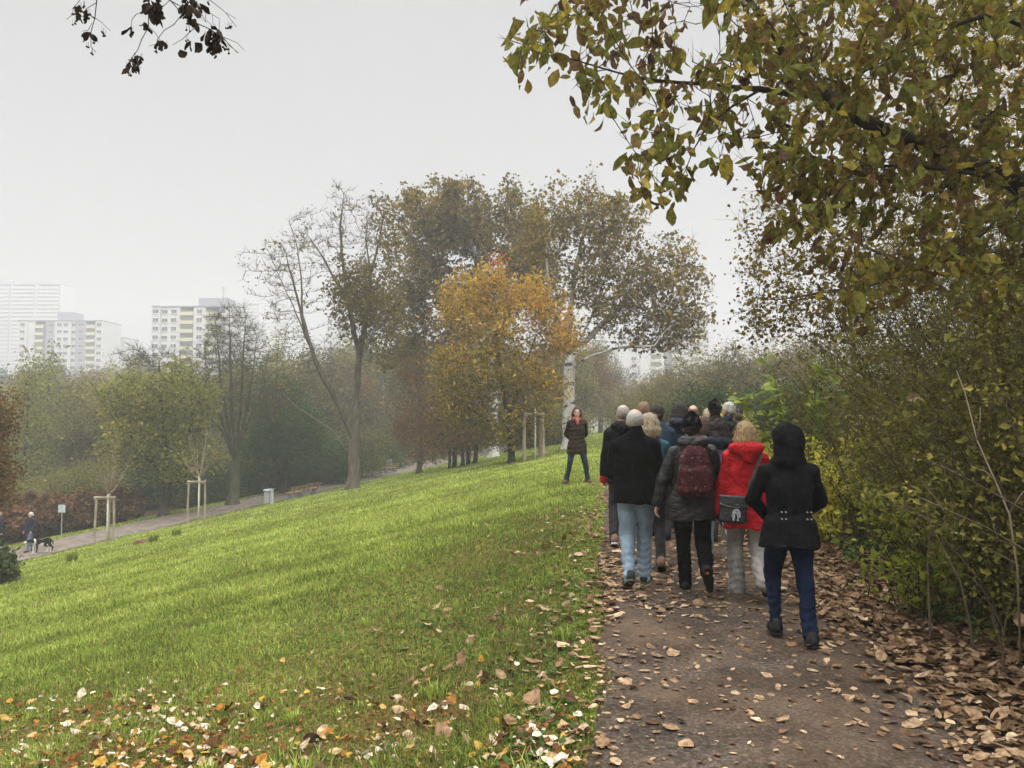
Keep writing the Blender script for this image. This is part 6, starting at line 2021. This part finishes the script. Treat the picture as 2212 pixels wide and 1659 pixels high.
g.tube([(.050, -.049, .045), (.050, -.054, .045)], .009, 10)
g.obj('emblem', C_('pale_print', (.42, .46, .48), rough=.7, var=.3), bg_)
g = Geo()
c0 = np.array(bg_.matrix_basis.inverted() @ Vector(np.array(b.location) + Rb @ np.array([.115, -.150, 1.40 * k])))
c1 = np.array(bg_.matrix_basis.inverted() @ Vector(np.array(b.location) + Rb @ np.array([.15, .0, 1.485 * k])))
c2 = np.array(bg_.matrix_basis.inverted() @ Vector(np.array(b.location) + Rb @ np.array([.10, .145, 1.36 * k])))
c3 = np.array(bg_.matrix_basis.inverted() @ Vector(np.array(b.location) + Rb @ np.array([.0, -.185, 1.12 * k])))
c4 = np.array(bg_.matrix_basis.inverted() @ Vector(np.array(b.location) + Rb @ np.array([-.2, .13, 1.0 * k])))
for o_ in (-.006, .006):
    g.tube([(.125, 0, .23), c3 + [o_, 0, 0], c0 + [o_, 0, 0], c1 + [o_, 0, 0], c2, c4, (-.13, .02, .23)], .008, 6)
g.obj('strap', M_BAG, bg_, smooth=True)
# belt studs on the hooded coat
b, info = W_['hood']; k = info['k']
coat = [c for c in b.children if c.name.startswith('coat')][0]
for xx in (-.085, -.055, .10, .13):
    for zz in (1.005, 1.06):
        g = Geo()
        g.tube([(xx, -.140 + .5 * xx * xx, zz * k), (xx, -.163 + .5 * xx * xx, zz * k)], .005, 8)
        g.obj('belt_stud', M_METAL, coat)

# ------------------------------------------------------------------ the dog
def dog(x, y, z, rz):
    S = Solid(.013)
    S.ell((0, .20, .56), (.115, .20, .145), .05)           # deep chest
    S.ell((0, -.16, .585), (.095, .22, .105), .06)
    S.ell((0, -.32, .575), (.100, .13, .125), .05)
    S.chain([(0, .34, .63), (0, .46, .66), (0, .54, .655)], [.095, .078, .07], .05)
    S.ell((0, .60, .655), (.068, .085, .068), .03)
    S.cone((0, .64, .64), (0, .78, .595), .050, .034, .03)
    for s_ in (-1, 1):
        S.cone((s_ * .045, .56, .71), (s_ * .085, .545, .655), .024, .018, .015)
    legs = (((-.075, .24, .52), (-.078, .23, .28), (-.078, .265, .045), (.06, .036, .026), (0, .05)),
            ((.075, .28, .52), (.078, .33, .29), (.078, .33, .045), (.06, .036, .026), (0, .05)))
    for a, m_, e, rr_, pw in legs:
        S.chain([a, m_, e], rr_, .03)
        S.cone(e, np.array(e) + [0, .05, -.018], .028, .026, .02)
    for s_, oy in ((-1, -.08), (1, .07)):
        S.chain([(s_ * .07, -.33, .55), (s_ * .078, -.27 + oy, .36), (s_ * .078, -.42 + oy, .22), (s_ * .078, -.38 + oy, .045)], [.092, .052, .034, .026], .03)
        S.cone((s_ * .078, -.38 + oy, .045), (s_ * .078, -.325 + oy, .028), .028, .026, .02)
    S.chain([(0, -.43, .60), (0, -.52, .50), (0, -.56, .36)], [.034, .026, .016], .03)
    v, q = S.mesh_data(folds(9, .003, (30, 30, 30)))
    g = Geo()
    w = np.zeros(len(v))
    w[(v[:, 2] < .52) & (v[:, 1] > .12) & (np.abs(v[:, 0]) < .06)] = 1          # chest blaze
    w[v[:, 2] < .055] = 1                                                       # paws
    w[(v[:, 1] < -.2) & (v[:, 2] < .27) & (v[:, 0] > 0)] = 1
    w[(v[:, 1] > .70)] = 1
    w[(v[:, 1] > .30) & (v[:, 1] < .38)] = 1                                   # white collar fur
    g.add(v, q, w)
    o = g.obj('dog', foliage('dog_coat', [(.4, (.010, .009, .009)), (.6, (.58, .55, .50))], trans=0), smooth=True)
    for s_ in (-1, 1):
        ge = Geo(); ge.tube([(s_ * .04, .655, .675), (s_ * .046, .66, .675)], .010, 8); ge.obj('eye', M_EYE, o)
    ge = Geo(); ge.tube([(0, .775, .60), (0, .818, .597)], [.022, .014], 8); ge.obj('nose', M_EYE, o)
    gc = Geo(); gc.tube([(.098 * math.cos(a), .395 + .022 * math.sin(a), .655 + .092 * math.sin(a)) for a in np.linspace(0, 2 * math.pi, 17)], .012, 6); gc.obj('collar', C_('red_collar', (.3, .03, .03)), o)
    o.location = (x, y, z); o.rotation_euler = (0, 0, rz); o.scale = (.92, .92, .92)
    tag(o, 'black dog with white chest and paws beside its walker on the lower path', 'dog')
    return o
xq, yq = pos(99, 34.6)
dg_ = dog(xq, yq, G(xq, yq) + .065, rad(148))
g = Geo()
a = np.array(dg_.location) + np.array(Matrix.Rotation(rad(148), 3, 'Z')) @ np.array([0, .40, .70])
bq = np.array(W_['dogman'][0].location) + [.22, -.05, .9]
g.tube([a + (bq - a) * t + [0, 0, -.25 * t * (1 - t)] for t in np.linspace(0, 1, 9)], .010, 5)
tag(g.obj('leash', SH_BLK), 'dark leash between the dog and its walker', 'leash')
# ------------------------------------------------------------------ benches, bins, sign, molehill
M_SLAT = bark('bench_wood', (.20, .12, .075), (.34, .22, .14), scale=4)
M_CONC = cloth('concrete', (.27, .265, .26), rough=.95, var=.15, bump=.3, bscale=30)
def bench(x, y, rz, label, group):
    z = max(G(x, y), G(x - .3, y)) + .02
    root = empty('park_bench', (x, y, z), rz)
    tag(root, label, 'bench', group)
    g = Geo()
    for i in range(3):
        g.box((-.10 + .135 * i, 0, .44), (.115, 1.8, .045), bev=.006)
    g.obj('seat', M_SLAT, root)
    g = Geo()
    R = np.array(Matrix.Rotation(rad(14), 3, 'Y'))
    for i in range(2):
        g.box(np.array([.27 + .045 * i, 0, .60 + .17 * i]), (.04, 1.8, .115), R, bev=.006)
    g.obj('backrest', M_SLAT, root)
    for s_ in (-1, 1):
        g = Geo()
        g.box((.03, s_ * .58, .19), (.38, .16, .44), bev=.012)
        g.obj('leg', M_CONC, root)
        g = Geo()
        g.box((.285, s_ * .58, .62), (.03, .06, .42), R)
        g.obj('bracket', C_('dark_steel', (.05, .05, .05), rough=.5), root)
bd_ = math.atan2(.313, 1.0)
for px, d, lab in ((641, 50.5, 'wooden slatted bench on concrete feet, nearer one of the nearer pair of benches'), (672, 53.0, 'wooden slatted bench on concrete feet, farther one of the nearer pair of benches')):
    bench((px - 1106) / F * d, d, -bd_, lab, 'benches along the lower path')
for px, d, lab in ((844, 70, 'wooden slatted bench on concrete feet, next to the farther bin'), (878, 76, 'wooden slatted bench on concrete feet, last one up the lower path')):
    bench((px - 1106) / F * d, d, -bd_ - .25, lab, 'benches along the lower path')
M_BIN = cloth('pale_grey_metal', (.42, .45, .47), rough=.55, var=.15, bump=.15, bscale=20)
M_BIND = cloth('bin_side', (.36, .34, .37), rough=.6, var=.2, bump=.15, bscale=20)
def bin_(px, d, label):
    x = (px - 1106) / F * d
    root = empty('litter_bin', (x, d, G(x, d)))
    g = Geo(); g.tube([(.16, 0, -.05), (.16, 0, .95)], .10, 12); g.obj('post', M_BIN, root, smooth=False)
    g = Geo(); g.tube([(-.14, 0, .12), (-.14, 0, .86)], [.19, .20], 14); g.obj('body', M_BIND, root)
    g = Geo(); g.tube([(-.12, 0, .90), (-.12, 0, .96)], [.27, .24], 14); g.box((.08, 0, .975), (.38, .24, .04), bev=.01); g.obj('lid', M_BIN, root)
    tag(root, label, 'litter bin', 'litter bins along the lower path')
bin_(585, 47.5, 'pale grey litter bin beside the nearer pair of benches')
bin_(842, 73, 'grey litter bin behind the farther benches')
x, d = (141 - 1106) / F * 40.5, 40.5
root = empty('sign_post', (x, d, G(x, d)))
tag(root, 'thin post with two small pale panels seen from behind, in front of the copper bushes', 'sign')
g = Geo(); g.tube([(0, 0, -.1), (0, 0, 1.66)], .026, 8); g.obj('post', M_METAL, root)
M_PANEL = cloth('pale_panel', (.42, .46, .47), rough=.6, var=.1, bump=0)
for s_ in (-1, 1):
    g = Geo(); g.box((s_ * .098, -.035, 1.45), (.18, .012, .40), bev=.003); g.obj('panel', M_PANEL, root)
M_EARTH = cloth('molehill_earth', (.11, .055, .032), rough=1, var=.5, scale=20, bump=1., bscale=30)
for px, py, d, r0, lab in ((305, 1191, 27.0, .30, 'reddish brown molehill on the meadow below the staked saplings'),):
    q = P(px, py, d)
    S = Solid(.02)
    S.ell((0, 0, 0), (r0, r0, .17), .05).ell((.12, .05, 0), (r0 * .6, r0 * .7, .13), .05)
    o = S.obj('molehill', M_EARTH, disp=folds(3, .03, (14, 14, 14)))
    o.location = (q[0], q[1], G(q[0], q[1]))
    tag(o, lab, 'molehill')

# ------------------------------------------------------------------ apartment blocks in the haze
def wallm(name, col):
    return cloth(name, col, rough=.9, var=.06, scale=.6, bump=0)
M_WALL = wallm('white_render', (.56, .56, .55))
M_WALLG = wallm('grey_violet_render', (.30, .30, .34))
M_WALLY = wallm('cream_render', (.58, .565, .49))
M_GLASS = cloth('window_glass', (.07, .08, .09), rough=.15, var=.3, scale=.3, bump=0, spec=.5)
M_FRAME = wallm('window_frame', (.75, .75, .74))
M_BALC = wallm('balcony_front', (.55, .54, .36))
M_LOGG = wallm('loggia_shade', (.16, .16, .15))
M_LOGG_FOG = wallm('fog_paled_loggia', (.36, .36, .36))  # fog fading of the distant towers, painted into the loggia colour
M_ROOFG = wallm('flat_roof', (.22, .22, .23))
SH = 2.8
def block(px0, px1, py_top, d, storeys, bays, label, depth=14, yaw=0., plant=None, mast=None, pale=False):  # pale: haze painted in by lighter loggia and balcony colours
    """bays: list of (kind, width share): w plain wall with windows, W double windows, b balcony loggia, g grey wall with windows, n blank"""
    x0, x1 = (px0 - 1106) / F * d, (px1 - 1106) / F * d
    wid = x1 - x0
    ztop = P(0, py_top, d)[2]
    root = empty('apartment_building', (x0, d, ztop))
    root.rotation_euler = (0, 0, yaw)
    tag(root, label, 'building')
    Hh = storeys * SH + 6
    tot = sum(b_[1] for b_ in bays)
    x = 0.
    wins, panes = [], None
    cw = None
    for bi, (kind, sh_) in enumerate(bays):
        w = wid * sh_ / tot
        off = (.0, .9, .3, 1.2)[bi % 4] if kind != 'b' else .4
        mat = {'g': M_WALLG, 'y': M_WALLY}.get(kind, M_WALL)
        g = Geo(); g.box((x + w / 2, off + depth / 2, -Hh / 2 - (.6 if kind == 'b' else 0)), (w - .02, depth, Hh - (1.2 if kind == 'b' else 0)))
        g.obj('wall', (M_LOGG_FOG if pale else M_LOGG) if kind == 'b' else mat, root)
        g = Geo(); g.box((x + w / 2, off + depth / 2 - .1, .15), (w + .1, depth + .3, .3)); g.obj('parapet', M_ROOFG, root)
        for s in range(storeys):
            zc = -1.5 - s * SH
            if kind == 'b':
                g = None
                if cw is None or abs(cw[1] - w) > .01:
                    g = Geo(); g.box((0, 0, 0), (w - .1, .25, 1.05)); g.box((0, .7, -.62), (w - .1, 1.3, .16))
                    me = g.mesh('balcony', M_WALL if pale else M_BALC)
                    cw = (me, w)
                o = bpy.data.objects.new('balcony', cw[0]); COL.objects.link(o); o.parent = root
                o.location = (x + w / 2, off - .75, zc - .75)
            elif kind in ('w', 'g', 'y', 'W'):
                cols = [x + w / 2] if kind != 'W' else [x + w * .3, x + w * .7]
                for cx_ in cols:
                    wins.append((cx_, off, zc))
        x += w
    g = Geo(); g.box((0, .05, 0), (1.9, .12, 1.45)); g.box((0, -.06, -.78), (2.1, .2, .08)); mw = g.mesh('window', M_FRAME)
    g = Geo(); g.box((-.46, -.03, 0), (.82, .06, 1.25)); g.box((.46, -.03, 0), (.82, .06, 1.25)); mp = g.mesh('pane', M_GLASS)
    for cx_, off, zc in wins[:100]:
        o = bpy.data.objects.new('window', mw); COL.objects.link(o); o.parent = root; o.location = (cx_, off - .05, zc)
        o2 = bpy.data.objects.new('pane', mp); COL.objects.link(o2); o2.parent = o
    if plant:
        a, b_, hh = plant
        g = Geo(); g.box(((a + b_) / 2 * wid, depth * .45, hh / 2 + .1), ((b_ - a) * wid, depth * .5, hh)); g.obj('roof_house', M_WALLG, root)
    if mast:
        g = Geo(); hb = plant[2] if plant else 0
        g.tube([(mast * wid, depth * .45, hb), (mast * wid, depth * .45, hb + 4.5)], .12, 5)
        for zz in (2.4, 3.2, 4.0):
            g.tube([(mast * wid - .9, depth * .45, hb + zz), (mast * wid + .9, depth * .45, hb + zz)], .06, 4)
        g.obj('antenna', M_ROOFG, root)
    return root
block(34, 218, 692, 300, 11, [('w', 1.0), ('n', .9), ('b', 1.1), ('g', 1.3), ('W', 1.9), ('y', .5), ('g', 1.3), ('b', 1.1), ('w', .9)], 'white and grey apartment block with two columns of balconies at the far left', plant=(.41, .60, 3.8))
block(218, 264, 729, 318, 9, [('b', .5), ('n', 1.0)], 'lower hazy apartment block with a blank pale wall, beside the white and grey one', depth=12)
block(323, 485, 661, 247, 11, [('w', .9), ('w', .8), ('w', 1.4), ('b', 1.5), ('w', 1.3), ('b', 1.5), ('w', .8)], 'white apartment block with cream balconies and a roof antenna, behind the bare upright tree', plant=(.58, .98, 3.2), mast=.86)
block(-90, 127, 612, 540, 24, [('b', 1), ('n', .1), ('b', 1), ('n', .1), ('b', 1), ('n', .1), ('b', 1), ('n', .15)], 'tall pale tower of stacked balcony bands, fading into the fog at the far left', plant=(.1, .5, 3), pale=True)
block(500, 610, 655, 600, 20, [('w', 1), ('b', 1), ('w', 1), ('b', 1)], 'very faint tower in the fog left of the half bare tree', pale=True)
block(703, 775, 684, 300, 12, [('w', .7), ('w', .9), ('b', .8), ('w', .8)], 'pale hazy apartment tower seen through the half bare tree')
block(1338, 1430, 748, 280, 11, [('n', .6), ('w', .8), ('n', .7), ('b', .7)], 'white hazy apartment block under the low bough of the white poplar')
block(1452, 1536, 690, 290, 12, [('b', .8), ('w', .8), ('b', .9), ('w', .6)], 'white hazy apartment tower behind the right tip of the white poplar')

# ------------------------------------------------------------------ the foggy air
m, n, N, L = new_mat('fog')
o = N('ShaderNodeOutputMaterial')
v = N('ShaderNodeVolumePrincipled')
v.inputs['Color'].default_value = (.74, .75, .76, 1)
v.inputs['Density'].default_value = .0019
v.inputs['Anisotropy'].default_value = .2
L(v.outputs[0], o.inputs['Volume'])
g = Geo()
zl = float(Z[(np.abs(X) < 690) & (Y < 690)].min()) - 1.0
g.box((0, 300, (zl + 105) / 2), (1300, 760, 105 - zl))
hz = tag(g.obj('haze', m), 'pale fog lying over the park', 'fog', kind='stuff')
